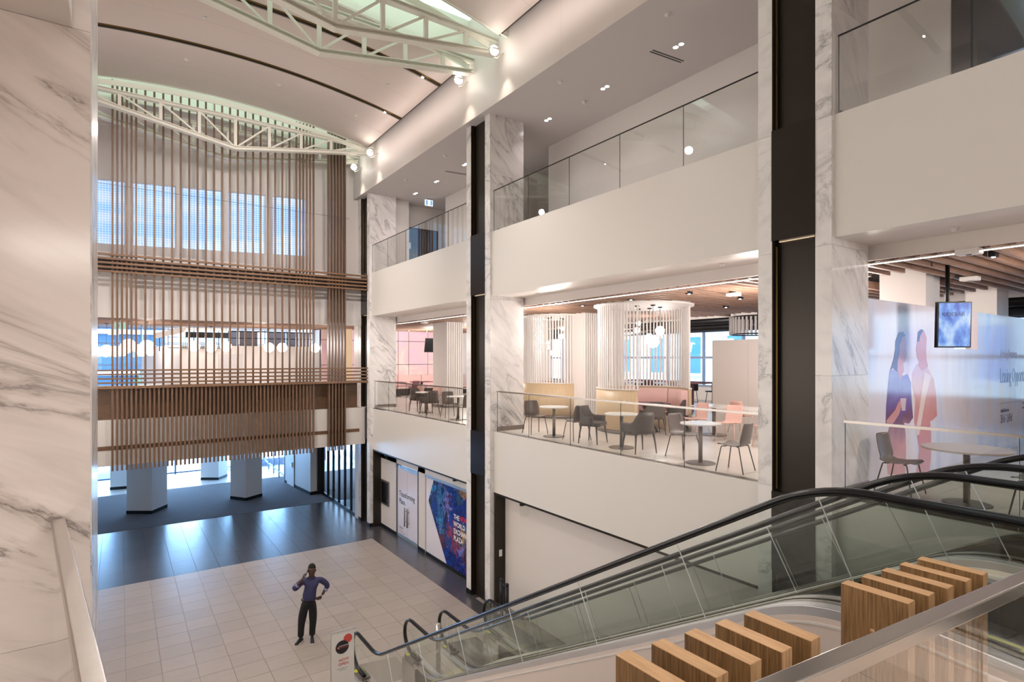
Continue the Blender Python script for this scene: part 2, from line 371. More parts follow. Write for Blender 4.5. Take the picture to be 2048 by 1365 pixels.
# soffit under the top gallery, its inner upstand and LED slot
for a, b in [(-6, 22)]:
    struct('ceiling', MB().box((XF+.251, a, 8.2), (XI+.06, b, 8.24)), M['white2'], 'white soffit under the top gallery')
    struct('trim_%d' % n, MB().box((XI+.06, a, 7.985), (XI+.10, b, 8.24)), M['white2'], 'white upstand beside the light slot'); n += 1
    struct('trim_%d' % n, MB().box((XI+.02, a, 7.93), (XI+.13, b, 7.942)), M['white2'], 'light slot lip'); n += 1
M['led'].name = 'led_strip'
ls = thing('light_strip', 'long white linear light strip along the edge of the food court ceiling', 'light', (XI+.1, 8, 7.95))
obj('diffuser', MB().box((XI+.04, -6, 7.926), (XI+.11, 21.15, 7.93)), M['led'], ls)
# ---- top gallery: floor, ceiling, back walls
struct('floor_9', MB().box((XF+.25, -6, 9.5), (16, 22, 9.86)), M['floor_2'], 'top gallery floor')
struct('ceiling_2', MB().box((XB+.2, -6, ZC3), (16, 24, ZC3+.25)).box((XB+.01, -6, ZC3), (XB+.2, 24, ZC3+.01)), M['ceil'], 'flat ceiling of the top gallery')
Yr = 13.46
struct('wall_right', MB().box((10.70, 2.62, 9.86), (10.9, Yr, ZC3)).box((10.9, Yr-.2, 9.86), (14, Yr, ZC3)), M['white'], 'white back wall of the top gallery')
struct('wall_right_2', MB().box((10.70, 15.6, 9.86), (10.9, 20.07, ZC3)).box((10.9, 15.6, 9.86), (14, 15.8, ZC3)).box((10.9, 19.87, 9.86), (14, 20.07, ZC3)), M['white'], 'white back wall behind the middle column')
struct('wall_right_3', MB().box((14, 12, 9.86), (14.2, 24, ZC3)), M['white'])
struct('wall_right_4', MB().box((8.99, 21.45, 9.86), (9.76, 24, ZC3)).box((9.76, 21.9, 9.86), (14, 22.1, ZC3)), M['white'], 'white wall beside the dark doors')
# dark timber panelled wall far right on the top gallery
yb = Yof(1882, 10.3)
pw = struct('wall_right_5', MB().box((10.75, -6, 9.86), (11, 2.62, ZC3)), M['black'])
dk = wood('dark_fabric_panel', hexc(44, 42, 46), hexc(64, 60, 62), (30, 30, 1), .6, .1)
for j in range(6):
    obj('panel', MB().box((10.68, yb-1.2*(j+1)+.01, 9.9), (10.75, yb-1.2*j-.01, ZC3-.02)), dk, pw)
struct('baseboard_right', MB().box((10.67, 4.2, 9.86), (10.70, Yr, 9.98)), M['bronze'])
# ---- bulkhead + roof
struct('wall_right_6', MB().box((XB, -6, ZC3+.002), (XB+.199, 23.4, 16.2)), M['white2'], 'tall white bulkhead above the top gallery')
AX = 2.45
def vz(x): return 14.96-.0221*(x-AX)**2
def vaultmesh(y0, y1):
    N = 26; xs = [-2.6+(7.55+2.6)*k/N for k in range(N+1)]
    return MB().grid([[(x, y, vz(x)) for y in (y0, y1)] for x in xs], True, .06)
for k, (a, b) in enumerate([(4.3, 11.45), (13.28, 20.35), (22.2, 29.0), (-6, 3.0)]):
    o = obj('ceiling_%d' % (k+3), vaultmesh(a, b), M['vault']); o['kind'] = 'structure'; o['label'] = 'curved plaster vault of the roof'
# thin joints and bronze light slots crossing the vaults
def ribstrip(y, w=.17, dz=.02, mat='bronze', t=.03):
    N = 26; xs = [-2.6+(7.55+2.6)*k/N for k in range(N+1)]
    return MB().grid([[(x, yy, vz(x)-dz) for yy in (y-w/2, y+w/2)] for x in xs], True, t)
for y, lab in ((17.23, 'far bronze light slot curving across the vault'), (14.48, 'near bronze light slot curving across the vault beyond the near truss'), (8.6, 'bronze light slot crossing the nearest vault'), (5.8, 'bronze light slot of the nearest vault by the camera')):
    t = thing('ceiling_light_slot', lab, 'light', (3, y, vz(3)-.03))
    obj('channel', ribstrip(y), M['brass'], t)
    obj('recess', ribstrip(y, .07, .035, t=.012), M['bronze'], t)
    for x in (-.6, 7.0):
        obj('lamp', MB().box((x-.03, y-.02, vz(x)-.06), (x+.03, y+.02, vz(x)-.03)), M['spot'], t)
for y in (15.9, 18.7, 10.1, 7.2):
    struct('trim_%d' % n, ribstrip(y, .008, .002, t=.002), M['ceil'], 'hairline joint in the vault'); n += 1
# roof deck and roof light shafts
struct('ceiling_8', MB().box((-2.8, -6, 15.9), (8.2, 29, 16.1)), M['black'], 'roof deck above the vaults')
struct('wall_right_7', MB().box((7.55, -6, 14.40), (7.60, 11.45, 14.6)).box((7.55, 13.28, 14.40), (7.60, 20.35, 14.6)), M['bronze'], 'dark edge strip where the vault stops')
for k, (a, b) in enumerate([(3.0, 4.3), (11.45, 13.28), (20.35, 22.2)]):
    struct('window_%d' % (k+1), MB().box((-2.6, a+.05, 15.7), (7.79, b-.05, 15.76)), M['sky'], 'glowing roof light between a pair of trusses')
    for y in (a-.04, b):
        N = 26; xs = [-2.6+(7.79+2.6)*i/N for i in range(N+1)]
        mb = MB(); mb.grid([[(x, y, vz(min(x, 7.55))-.005), (x, y, 15.8)] for x in xs], False, .04)
        struct('trim_%d' % n, mb, M['truss'], 'white side of the roof light shaft'); n += 1
# ---- far end: angled window wall above, white wall below
def aw(x, off=0): return 22.45+.236*(7.975-x)+off
wd = [(184, 250.5, 355, 486), (265, 352, 363, 495), (364, 444, 373, 502.5), (456, 531, 382, 508.5), (545, 612, 391, 515)]
rects = []
for a, b, t, bt in wd:
    def hit(px):
        u = (px-1024)/FPX; r = (sin(TH)+u*cos(TH))/(cos(TH)-u*sin(TH))
        Y = (22.45+.236*7.975)/(1+.236*r); return r*Y, Y
    xa, ya = hit(a); xb2, yb2 = hit(b); rects.append((xa, xb2))
rects[0] = (rects[0][0]-.8, rects[0][1])
zb, zt = 10.57, 12.84
P = lambda x, z, o=0: (x, aw(x, o), z)
mb = MB()
def apan(mb, x0, x1, z0, z1, o=0, th=.2):
    mb.prism([P(x0, z0, o), P(x1, z0, o), P(x1, z1, o), P(x0, z1, o)], (0, th, 0))
edges = [-3.0]+[e for r in rects for e in r]+[7.99]
apan(mb, -3, 7.99, 9.0, zb); apan(mb, -3, 7.99, zt, 15.2)
for k in range(0, len(edges), 2): apan(mb, edges[k], edges[k+1], zb, zt)
struct('wall_back', mb, M['white2'], 'angled white wall with the row of frosted windows')
frost = D.materials.new('patterned_frosted_glass'); frost.use_nodes = True
nt = frost.node_tree; N = nt.nodes; L = nt.links; b = N['Principled BSDF']
tc = N.new('ShaderNodeTexCoord'); sx = N.new('ShaderNodeSeparateXYZ'); L.new(tc.outputs['Object'], sx.inputs[0])
def wave(sock, f):
    a = N.new('ShaderNodeMath'); a.operation = 'MULTIPLY'; a.inputs[1].default_value = f; s = N.new('ShaderNodeMath'); s.operation = 'SINE'; L.new(sock, a.inputs[0]); L.new(a.outputs[0], s.inputs[0]); return s.outputs[0]
wx = wave(sx.outputs[0], 2*pi/.085); wz = wave(sx.outputs[2], 2*pi/.085)
mxm = N.new('ShaderNodeMath'); mxm.operation = 'MAXIMUM'; L.new(wx, mxm.inputs[0]); L.new(wz, mxm.inputs[1])
r = ramp(N, [(.62, hexc(150, 190, 232)), (.8, hexc(220, 236, 252))]); mr = N.new('ShaderNodeMapRange'); mr.inputs['From Min'].default_value = -1; L.new(mxm.outputs[0], mr.inputs['Value']); L.new(mr.outputs['Result'], r.inputs[0])
nz = N.new('ShaderNodeTexNoise'); nz.inputs['Scale'].default_value = .9; mpn = N.new('ShaderNodeMapping'); mpn.inputs['Scale'].default_value = (.3, .3, 2.2); L.new(tc.outputs['Object'], mpn.inputs[0]); L.new(mpn.outputs[0], nz.inputs['Vector'])
r2 = ramp(N, [(.4, (.62, .8, 1, 1)), (.6, (1, 1, 1, 1))]); L.new(nz.outputs['Fac'], r2.inputs[0])
mx = N.new('ShaderNodeMix'); mx.data_type = 'RGBA'; mx.blend_type = 'MULTIPLY'; mx.inputs[0].default_value = 1; L.new(r.outputs[0], mx.inputs[6]); L.new(r2.outputs[0], mx.inputs[7])
L.new(mx.outputs[2], b.inputs['Base Color']); L.new(mx.outputs[2], b.inputs['Emission Color']); b.inputs['Emission Strength'].default_value = .7; b.inputs['Roughness'].default_value = .4
for k, (x0, x1) in enumerate(rects):
    mb = MB(); apan(mb, x0, x1, zb, zt, .1, .03)
    o = struct('window_%d' % (k+4), mb, frost, 'patterned frosted window with blue daylight, number %d from the left' % (k+1))
    f = MB()
    for x in (x0, x1): f.prism([P(x-.02, zb, .04), P(x+.02, zb, .04), P(x+.02, zt, .04), P(x-.02, zt, .04)], (0, .06, 0))
    for z in (zb, zt): f.prism([P(x0, z-.02, .04), P(x1, z-.02, .04), P(x1, z+.02, .04), P(x0, z+.02, .04)], (0, .06, 0))
    obj('window_frame', f, M['white2'], o)
# dropped vault edge line in front of angled wall
struct('wall_back_8', MB().box((7.97, 22.39, 4.7), (8.7, 22.9, 16)), M['white2'], 'return wall behind the far column')
for yj in (9.36, 16.2, 19.4): struct('trim_%d' % n, MB().box((XB-.0015, yj-.004, ZC3+.01), (XB, yj+.004, 16)), M['ceil'], 'hairline joint of the bulkhead'); n += 1
struct('wall_back_2', MB().box((-1.6, 22.1, 7.86), (7.98, 22.3, 9.95)), M['white'], 'white wall band between the two levels')
# wood faced parapet and white band below it
struct('wall_back_3', MB().box((-1.6, 21.67, 3.18), (7.975, 21.95, 4.62)), M['fascia'], 'white band below the timber parapet')
wp = struct('trim_%d' % n, MB().box((-1.6, 21.90, 4.62), (7.74, 21.95, 5.6)), M['walnut_h'], 'timber parapet board'); n += 1
struct('trim_%d' % n, MB().box((-1.6, 21.65, 3.675), (7.74, 21.67, 3.80)), M['walnut_h'], 'narrow timber band'); n += 1
struct('ceiling_9', MB().box((-1.6, 21.95, 3.18), (8.1, 40, 3.3)).box((8.1, 22.9, 3.18), (14, 40, 3.3)), M['white'], 'lobby ceiling')
# left side (hidden behind the near column) and end closures
struct('wall_left', MB().box((-1.75, 5.0, -.01), (-1.6, 22.3, 3.3)).box((-2.75, 5, 3.3), (-1.6, 30, 16)), M['white'])
struct('wall_left_2', MB().box((-6.1, -6, 0), (-6, 5.0, 16)).box((-6, 4.92, 0), (-1.75, 5.0, 16)), M['white'])
struct('wall_left_5', MB().box((-2.75, 21.0, 0), (-1.76, 40, 8.5)), M['white'])
struct('wall_front', MB().box((-6, -6.2, 0), (26, -6, 16)), M['white'])
struct('ceiling_10', MB().box((-6, -6, 8.31), (-.207, 3.835, 9.8)), M['white2'], 'soffit over the near gallery')
struct('wall_left_3', MB().box((-6, -6, 9.8), (-2.6, 3.8, 15.9)), M['white'])
# ---- far lobby (ground)
lobby = MB().box((14, 22.5, 0), (14.2, 40, 3.3)).box((-1.75, 22.3, 0), (-1.6, 33, 3.3))
struct('wall_left_4', lobby, M['white'])
struct('wall_right_8', MB().prism([(7.17, 31.4, 0), (7.53, 27.8, 0), (7.86, 27.85, 0), (7.86, 31.4, 0)], (0, 0, 3.2)), M['white'], 'white lobby wall with a flush door')
struct('wall_right_9', MB().box((7.86, 27.78, 0), (8.2, 28.0, 3.2)), M['bronze'], 'dark pier at the end of the glass partition')
d1 = struct('door_1', MB().prism([(7.19+.006, 31.0, .02), (7.30-.03, 29.9, .02), (7.29, 29.9, .02), (7.22, 31.0, .02)], (0, 0, 2.5)), M['white'])
obj('door_handle', MB().box((7.19, 30.02, 1.0), (7.25, 30.07, 1.25)).box((7.17, 30.04, 1.1), (7.20, 30.2, 1.13)), M['steel'], d1)
struct('baseboard_right_2', MB().prism([(7.16, 31.4, 0), (7.515, 27.785, 0), (7.87, 27.83, 0), (7.87, 27.9, 0), (7.3, 31.4, 0)], (0, 0, .14)), M['black'])
# ================================================================ columns on the right
COLLAB = ['nearest', 'middle', 'far']
def marble_column(i, y0, y1, s0, s1, label, zt):
    t = thing('marble_column', label, 'column', ((XC+XI)/2, (y0+y1)/2, 0))
    zs = [.14, 2.0, 3.6, 4.62+.02, 6.3, 8.1, 9.86, 11.4, zt]
    obj('core', MB().box((XC+.16, y0+.02, 0), (XI-.02, y1-.02, zt)), M['white'], t)
    for a, b in zip(zs, zs[1:]):
        g = .0015
        # near side, far side, face strips left/right of the bronze channel, back
        for nm, p, q in (('side', (XC+.022, y0, a+g), (XI, y0+.03, b-g)), ('far', (XC+.022, y1-.03, a+g), (XI, y1, b-g)),
                         ('a', (XC, y0+.0, a+g), (XC+.02, s0, b-g)), ('b', (XC, s1, a+g), (XC+.02, y1, b-g)), ('back', (XI-.02, y0+.03, a+g), (XI, y1-.03, b-g))):
            obj('marble_slab', MB().box(p, q), M['marble'], t)
    obj('base', MB().box((XC-.012, y0-.015, 0), (XI+.01, s0, .14)).box((XC-.012, s1, 0), (XI+.01, y1+.015, .14)), M['black'], t)
    ch = obj('channel', MB().box((XC+.13, s0, 0), (XC+.15, s1, zt)).box((XC+.005, s0, 0), (XC+.13, s0+.012, zt)).box((XC+.005, s1-.012, 0), (XC+.13, s1, zt)), M['bronze'], t)
    for z0, z1 in ((3.39, 4.57), (8.28, 9.92)):
        obj('bronze_panel', MB().box((XC-.012, s0, z0), (XC+.13, s1, z1)), M['bronze2'], t)
        obj('glow_strip', MB().box((XC+.09, s0+.03, z0-.014), (XC+.12, s1-.06, z0-.002)), D.materials.get('slot_glow') or emis('slot_glow', (1, .66, .32, 1), .45), t)
    obj('jamb', MB().box((XC+.06, s1-.05, .2), (XC+.09, s1-.02, 3.3)).box((XC+.06, s1-.05, 4.6), (XC+.09, s1-.02, 8.2)).box((XC+.06, s1-.05, 9.95), (XC+.09, s1-.02, zt)), M['brass'], t)
    # dark skirting where the column stands on the two upper floors
    for z in (Z2, 9.86):
        obj('skirting', MB().box((XF2+.1, y0-.012, z), (XI+.012, y0, z+.12)).box((XI, y0-.012, z), (XI+.012, y1+.012, z+.12)), M['post'], t)
    return t
marble_column(0, CY[0][0], CY[0][1], 4.06, 4.70, 'nearest marble clad column with a dark bronze channel, beside the escalators', 12.98)
marble_column(1, CY[1][0], CY[1][1], 12.74, 13.47, 'middle marble clad column with dark bronze channel, left of the round cafe tables', 12.98)
marble_column(2, CY[2][0], CY[2][1], 21.45, 22.13, 'farthest marble clad column where the timber screen ends', 12.98)
# left foreground marble pier
t = thing('marble_pier', 'large pale marble clad pier filling the left edge with diagonal grey veins', 'column', (-1.5, 4.4, 0))
obj('core', MB().box((-5.9, 3.885, 0), (-.155, 4.9, 12.8)), M['white'], t)
for (z0, z1) in ((0, 2.2), (2.2, 5.03), (5.03, 8.31), (8.31, 11.2), (11.2, 12.8)):
    obj('marble_slab', MB().box((-2.0, 3.84, z0+.001), (-.131, 3.88, z1-.001)), M['marble_l'], t)
    obj('marble_slab', MB().box((-4.6, 3.84, z0+.001), (-2.003, 3.88, z1-.001)), M['marble_l'], t)
    obj('marble_slab', MB().box((-.15, 3.862, z0+.001), (-.125, 4.9, z1-.001)), M['marble'], t)
# ================================================================ glass balustrades on the right
def balustrade(X, y0, y1, joints, z0, h, label, cap, capw, group, gl='glass', cm='steel'):
    t = thing('glass_balustrade', label, 'railing', (X, (y0+y1)/2, z0), 0, group)
    ys = [y0]+sorted(joints)+[y1]
    for a, b in zip(ys, ys[1:]):
        obj('glass_panel', MB().box((X-.006, a+.006, z0), (X+.006, b-.006, z0+h)), M[gl], t)
        obj('panel_edge', MB().box((X-.006, b-.0115, z0), (X+.006, b-.0065, z0+h)), ged, t)
    obj('handrail', MB().box((X-capw/2, y0, z0+h), (X+capw/2, y1, z0+h+cap)), M[cm], t)
    obj('shoe', MB().box((X-.012, y0, z0-.004), (X+.012, y1, z0+.006)), M['post'], t)
    return t
ged = plain('glass_edge', hexc(60, 72, 70), .2, .2)
J = lambda px, X: sorted(Yof(p, X) for p in px)
rn = 'glass balustrades of the top gallery'; r2n = 'glass balustrades of the food court'
balustrade(XF+.03, 4.93, 12.45, J((1056, 1138, 1239, 1366), XF+.03), 9.88, 1.06, 'frameless glass balustrade of the top gallery between the nearest and middle columns', .016, .022, rn, cm='legd')
balustrade(XF+.03, 13.73, 21.12, J((775.5, 811, 851, 896), XF+.03), 9.88, 1.06, 'frameless glass balustrade of the top gallery left of the middle column', .016, .022, rn, cm='legd')
balustrade(XF+.03, -5, 3.8, J((1943,), XF+.03)+[.6], 9.88, 1.06, 'frameless glass balustrade of the top gallery at the far right', .016, .022, rn, cm='legd')
balustrade(XF2+.04, 4.93, 12.40, J((1057.5, 1140, 1241, 1368), XF2+.04), Z2, 1.04, 'glass balustrade with flat steel handrail beside the round cafe tables', .035, .05, r2n)
balustrade(XF2+.04, 13.73, 21.05, J((777, 812.5, 852, 897), XF2+.04), Z2, 1.04, 'glass balustrade with steel handrail in front of the pink bench, far bay', .035, .05, r2n)
balustrade(XF2+.04, -5, 3.75, J((2037,), XF2+.04)+[0.0], Z2, 1.04, 'glass balustrade with steel handrail in front of the printed hoarding', .035, .05, r2n)
# near balustrade round the photographer's gallery
t = thing('glass_balustrade', 'close up brushed steel handrail on glass crossing the bottom right corner', 'railing', (1.5, .85, Z2))
def railprism(p, q, w, z0, z1):
    p = Vector(p); q = Vector(q); d = (q-p).normalized(); nn = Vector((-d.y, d.x))*w/2
    return [(p+nn).to_3d()+Vector((0, 0, z0)), (p-nn).to_3d()+Vector((0, 0, z0)), (q-nn).to_3d()+Vector((0, 0, z0)), (q+nn).to_3d()+Vector((0, 0, z0))], (0, 0, z1-z0)
A = Vector((.045, .955)); Bq = Vector((3.75, .575))
hr = obj('handrail', MB().prism(*railprism(A, Bq, .062, 5.64, 5.69)), M['steel'], t); bevel(hr, .006, 3)
obj('slot', MB().prism(*railprism(A, Bq, .022, 5.625, 5.64)), M['post'], t)
for k in range(3):
    a = A+(Bq-A)*(k/3)+(Bq-A).normalized()*.008; b2 = A+(Bq-A)*((k+1)/3)-(Bq-A).normalized()*.008
    obj('glass_panel', MB().prism(*railprism(a, b2, .012, Z2, 5.625)), M['glass_n'] if 'glass_n' in M else glassm('near_glass', (.97, .98, .975, 1), 1.3, .09), t)
obj('base_shoe', MB().prism(*railprism(A, Bq, .06, Z2-.0, Z2+.09)), M['steel'], t)
t = thing('glass_balustrade', 'brushed steel handrail on glass running up to the left marble pier', 'railing', (-.1, 2.5, Z2))
A2 = Vector((-.265, 3.80)); B2 = Vector((.038, .958)); B3 = Vector((.03, 1.02))
hr = obj('handrail', MB().prism(*railprism(A2, B3, .058, 5.64, 5.69)), M['steel'], t); bevel(hr, .006, 3)
obj('slot', MB().prism(*railprism(A2, B3, .022, 5.625, 5.64)), M['post'], t)
for k in range(2):
    a = A2+(B3-A2)*(k/2)+(B3-A2).normalized()*.006; b2 = A2+(B3-A2)*((k+1)/2)-(B3-A2).normalized()*.006
    obj('glass_panel', MB().prism(*railprism(a, b2, .012, Z2, 5.625)), M['glass'], t)
obj('base_shoe', MB().prism(*railprism(A2, B3, .06, Z2, Z2+.09)), M['steel'], t)
# ================================================================ timber blocks beyond the near handrail
fin_x = []
t = thing('timber_fin_screen', 'row of thick upright oak blocks standing just beyond the near handrail', 'screen', (2.3, 1.1, 3.4))
for k in range(13):
    if k in (5, 6, 7): continue
    x = 1.377+.1583*k; yfar = 1.369-.107*(x-1.377)
    b = MB().box((x, yfar-.264, 3.2), (x+.064, yfar, 5.53))
    o = obj('fin', b, M['oak'], t); bevel(o, .0015, 1)
    me = o.data; me.materials.append(M['oak_top'])
    for p in me.polygons:
        if p.normal.z > .9: p.material_index = 1
xk = 1.377+.1583*8
kn = at(1745, 1262, X=xk)
obj('knob', MB().sphere((xk-.004, kn.y, kn.z), .009, 12, 8, (.6, 1, 1)), M['oak_top'], t)
# ================================================================ timber screen at the far end
ts = thing('slatted_screen', 'tall walnut slatted screen hanging at the far end of the hall', 'screen', (3, 21.4, 4.5))
YS = 21.42; sp = .122; X0 = -.177
full = set(range(0, 6)) | set(range(7, 46, 2)) | set(range(46, 51))
def slat(x, z0, z1, w=.056, dpt=.07, nm='slat'):
    return obj(nm, MB().box((x-w/2, YS, z0), (x+w/2, YS+dpt, z1)), M['walnut'], ts)
for k in range(51):
    x = X0+sp*k
    if k in full: slat(x, 5.60, 15.2)
    slat(x, 3.05, 5.60)
for k in range(6):
    x = 6.50+.122*k
    slat(x, 3.05, 5.60, .05, .2); slat(x, 5.60, 15.2, .05, .2)
for z in (9.76, 9.63, 9.50, 9.365, 9.235):
    obj('cross_slat', MB().box((-1.5, YS-.08, z-.03), (7.97, YS-.005, z+.03)), M['walnut_h'], ts)
for z in (6.174, 6.05, 5.917, 5.788):
    obj('cross_slat', MB().box((-1.5, YS-.08, z-.026), (7.97, YS-.005, z+.026)), M['walnut_h'], ts)
obj('cross_slat', MB().box((-1.5, YS-.10, 5.605), (7.97, YS+.48, 5.69)), M['walnut_h'], ts)
obj('backing_beam', MB().box((-1.5, 21.78, 9.30), (7.95, 22.08, 9.68)), M['walnut_d'], ts)
obj('tie_rod', MB().tube([(-1.4, YS+.1, 11.95), (7.3, YS+.1, 11.95)], .006, 5), M['black'], ts)
# ================================================================ roof trusses
def truss(Y, xk, label, xr=7.72, xl=-1.5):
    t = thing('roof_truss', label, 'truss', (3.7, Y, 14), 0, 'white roof trusses')
    zk = 13.5; lo = lambda x: zk+.170*abs(x-xk)
    def ibeam(p, q, w=.20, hh=.10):
        mb = MB(); d = Vector(q)-Vector(p)
        mb.bar(Vector(p)+Vector((0, 0, hh/2)), Vector(q)+Vector((0, 0, hh/2)), w, .018); mb.bar(Vector(p)-Vector((0, 0, hh/2)), Vector(q)-Vector((0, 0, hh/2)), w, .018); mb.bar(p, q, .02, hh)
        return mb
    obj('bottom_chord', ibeam((xk, Y, zk), (xr, Y, lo(xr))), M['truss'], t)
    obj('bottom_chord', ibeam((xk, Y, zk), (xl, Y, lo(xl))), M['truss'], t)
    obj('top_chord', ibeam((xl, Y, 14.5), (xr+.05, Y, 14.5), .16, .09), M['truss'], t)
    obj('edge_beam', MB().grid([[(x, Y, vz(x)-.14), (x, Y, vz(x)+.02)] for x in [-2.5+10.05*k/20 for k in range(21)]], False, .03), M['truss'], t)
    k = -5
    xs = [xk+1.05*i for i in range(-5, 5) if xl < xk+1.05*i < xr-.3]
    for x in xs:
        obj('post', MB().box((x-.045, Y-.04, lo(x)+.04), (x+.045, Y+.04, 14.47)), M['truss'], t)
        obj('hanger', MB().box((x+.4, Y-.02, 14.54), (x+.42, Y+.02, vz(x)-.1)), M['truss'], t)
    for x in xs:
        if x >= xk-.01 and x+1.05 < xr: obj('diagonal', MB().bar((x+.03, Y, lo(x)+.05), (x+1.02, Y, 14.45), .05, .05), M['truss'], t)
        if x <= xk+.01 and x-1.05 > xl: obj('diagonal', MB().bar((x-.03, Y, lo(x)+.05), (x-1.02, Y, 14.45), .05, .05), M['truss'], t)
    return t
truss(11.87, 3.72, 'white steel roof truss across the top centre, front one of the near pair')
truss(13.02, 3.72, 'white steel roof truss across the top centre, rear one of the near pair')
truss(20.57, 3.15, 'white steel roof truss in front of the timber slats')
truss(21.80, 3.10, 'white steel roof truss behind the timber slats')
def spotfix(x, y, z, lab, glow=True):
    t = thing('spotlight', lab, 'light', (x, y, z), 0, 'spotlights at the truss ends')
    obj('housing', MB().tube([(x+.02, y, z-.10), (x, y, z-.04), (x-.01, y-.02, z+.05)], [.05, .11, .13], 16), M['truss'], t)
    obj('lens', MB().sphere((x-.01, y-.035, z+.0), .115, 18, 10, (1, .8, 1)), M['spot'], t)
    obj('bracket', MB().tube([(x+.02, y, z-.16), (x+.12, y+.05, z-.12), (x+.35, y+.08, z+.1)], .015, 6), M['truss'], t)
    slight('spot_beam', (x+.05, y-.05, z-.2), 70, (1, .86, .72), 62, .8, .05, (x+.33, y-.05, z-3))
spotfix(7.45, 11.50, 14.0, 'round glowing spotlight at the end of the near front truss')
spotfix(7.45, 13.25, 14.0, 'spotlight under the end of the near rear truss')
spotfix(7.45, 19.75, 14.0, 'glowing spotlight at the end of the far front truss')
spotfix(7.45, 21.45, 13.95, 'small spotlight under the end of the far rear truss')
# ================================================================ ground floor shopfronts on the right
XW = 8.40
struct('wall_right_10', MB().box((XW, 4.9, 0), (XW+.2, 12.49, ZG+.1)), M['white2'], 'plain white ground floor wall below the cafe')
struct('trim_%d' % n, MB().box((XC+.13, 12.40, 0), (XW+.01, 12.492, ZG)), M['bronze'], 'dark jamb'); n += 1
struct('trim_%d' % n, MB().box((XC+.13, 21.06, 0), (XW+.01, 21.165, ZG)), M['bronze'], 'dark jamb'); n += 1
struct('trim_%d' % n, MB().box((XF2+.0, 4.9, ZG-.05), (XW, 12.49, ZG+.0)), M['bronze'], 'dark soffit edge'); n += 1
struct('trim_%d' % n, MB().box((XF2+.0, 13.71, ZG-.05), (XW, 21.16, ZG+.0)), M['bronze'], 'dark soffit edge'); n += 1
def YW(p): return Yof(p, XW)
# shopfront wall pieces
struct('wall_right_11', MB().box((XW, YW(793), 0), (XW+.2, 21.16, ZG+.1)).box((XW, YW(850), 0), (XW+.2, YW(836), ZG+.1)).box((XW, 13.6, 2.68), (XW+.2, 21.16, ZG+.1)), M['white2'], 'white shopfront wall of the far bay')
struct('baseboard_right_3', MB().box((XW-.012, YW(793), 0), (XW, 21.1, .13)).box((XW-.012, YW(850), 0), (XW, YW(836), .13)), M['black'])
# fire cabinet
c = thing('fire_cabinet', 'dark framed recessed cabinet on the white ground floor wall', 'cabinet', (XW-.02, YW(770), 1.4))
p0 = at(763, 985, X=XW); p1 = at(779, 1034, X=XW)
obj('body', MB().box((XW-.03, p1.y, .92), (XW-.001, p0.y, 1.86)), M['post'], c)
obj('pane', MB().box((XW-.036, p1.y+.07, .99), (XW-.031, p0.y-.07, 1.79)), M['blackgloss'], c)
# double doors
d2 = struct('door_2', MB().box((XW+.02, YW(835)+.01, .16), (XW+.045, YW(814.5)-.006, 2.52)).box((XW+.02, YW(814.5)+.006, .16), (XW+.045, YW(794.5), 2.52)), plain('door_vinyl', hexc(226, 220, 230), .15))
obj('rail', MB().box((XW+.015, YW(835)+.01, .03), (XW+.05, YW(814.5)-.006, .16)).box((XW+.015, YW(814.5)+.006, .03), (XW+.05, YW(794.5), .16)), M['steel2'], d2)
obj('rail', MB().box((XW+.015, YW(835)+.01, 2.52), (XW+.05, YW(814.5)-.006, 2.64)).box((XW+.015, YW(814.5)+.006, 2.52), (XW+.05, YW(794.5), 2.64)), M['steel2'], d2)
for yy in (YW(814.5)-.10, YW(814.5)+.12):
    obj('door_handle', MB().tube([(XW-.05, yy, .55), (XW-.05, yy, 1.22)], .022, 8).tube([(XW-.05, yy, .7), (XW+.03, yy, .7)], .01, 6).tube([(XW-.05, yy, 1.08), (XW+.03, yy, 1.08)], .01, 6), M['post'], d2)
struct('trim_%d' % n, MB().box((XW, YW(794.5), 0), (XW+.06, YW(792.5), 2.7)).box((XW-.0, YW(837), 0), (XW+.06, YW(835), 2.7)), M['post'], 'door frame'); n += 1
# mural window
def textmesh(s, size, sp=1.0, bold=0):
    cu = D.curves.new('t', 'FONT'); cu.body = s; cu.size = size; cu.space_character = sp; cu.extrude = .0008; cu.offset = bold
    cu.resolution_u = 3
    o = D.objects.new('t', cu); COL.objects.link(o); dg = bpy.context.evaluated_depsgraph_get(); dg.update()
    me = D.meshes.new_from_object(o.evaluated_get(dg)); D.objects.remove(o); D.curves.remove(cu); me.materials.clear(); return me
def textX(s, size, X, y, z, mat, parent, name='lettering', sx=1.0, bold=0):   # on a wall facing -X, starts at y and runs towards -Y
    me = textmesh(s, size, bold=bold); me.transform(Matrix(((0, 0, -1, X), (-sx, 0, 0, y), (0, 1, 0, z), (0, 0, 0, 1)))); return obj(name, me, mat, parent)
def textY(s, size, Y, x, z, mat, parent, name='lettering', sx=1.0, bold=0):
    me = textmesh(s, size, bold=bold); me.transform(Matrix(((sx, 0, 0, x), (0, 0, -1, Y), (0, 1, 0, z), (0, 0, 0, 1)))); return obj(name, me, mat, parent)
ink = plain('black_ink', hexc(34, 32, 38), .4); redi = plain('red_ink', hexc(206, 28, 44), .4); whi = plain('white_ink', hexc(244, 242, 244), .4); greyi = plain('grey_ink', hexc(150, 146, 152), .5)
pT = at(797, 1001, X=XW+.018)
textX('Transforming', .265, XW+.018, YW(797.5), 1.54, ink, d2, sx=.92, bold=.003)
textX('Place.', .265, XW+.018, YW(797.5), 1.27, ink, d2, sx=.92, bold=.003)
textX('Avison', .12, XW+.018, YW(797.5), .36, ink, d2)
for k in range(4): textX(('Retail leasing', 'opportunities in the', 'heart of downtown', 'call for details')[k], .062, XW+.018, YW(797.5), .28-.075*k, greyi, d2)
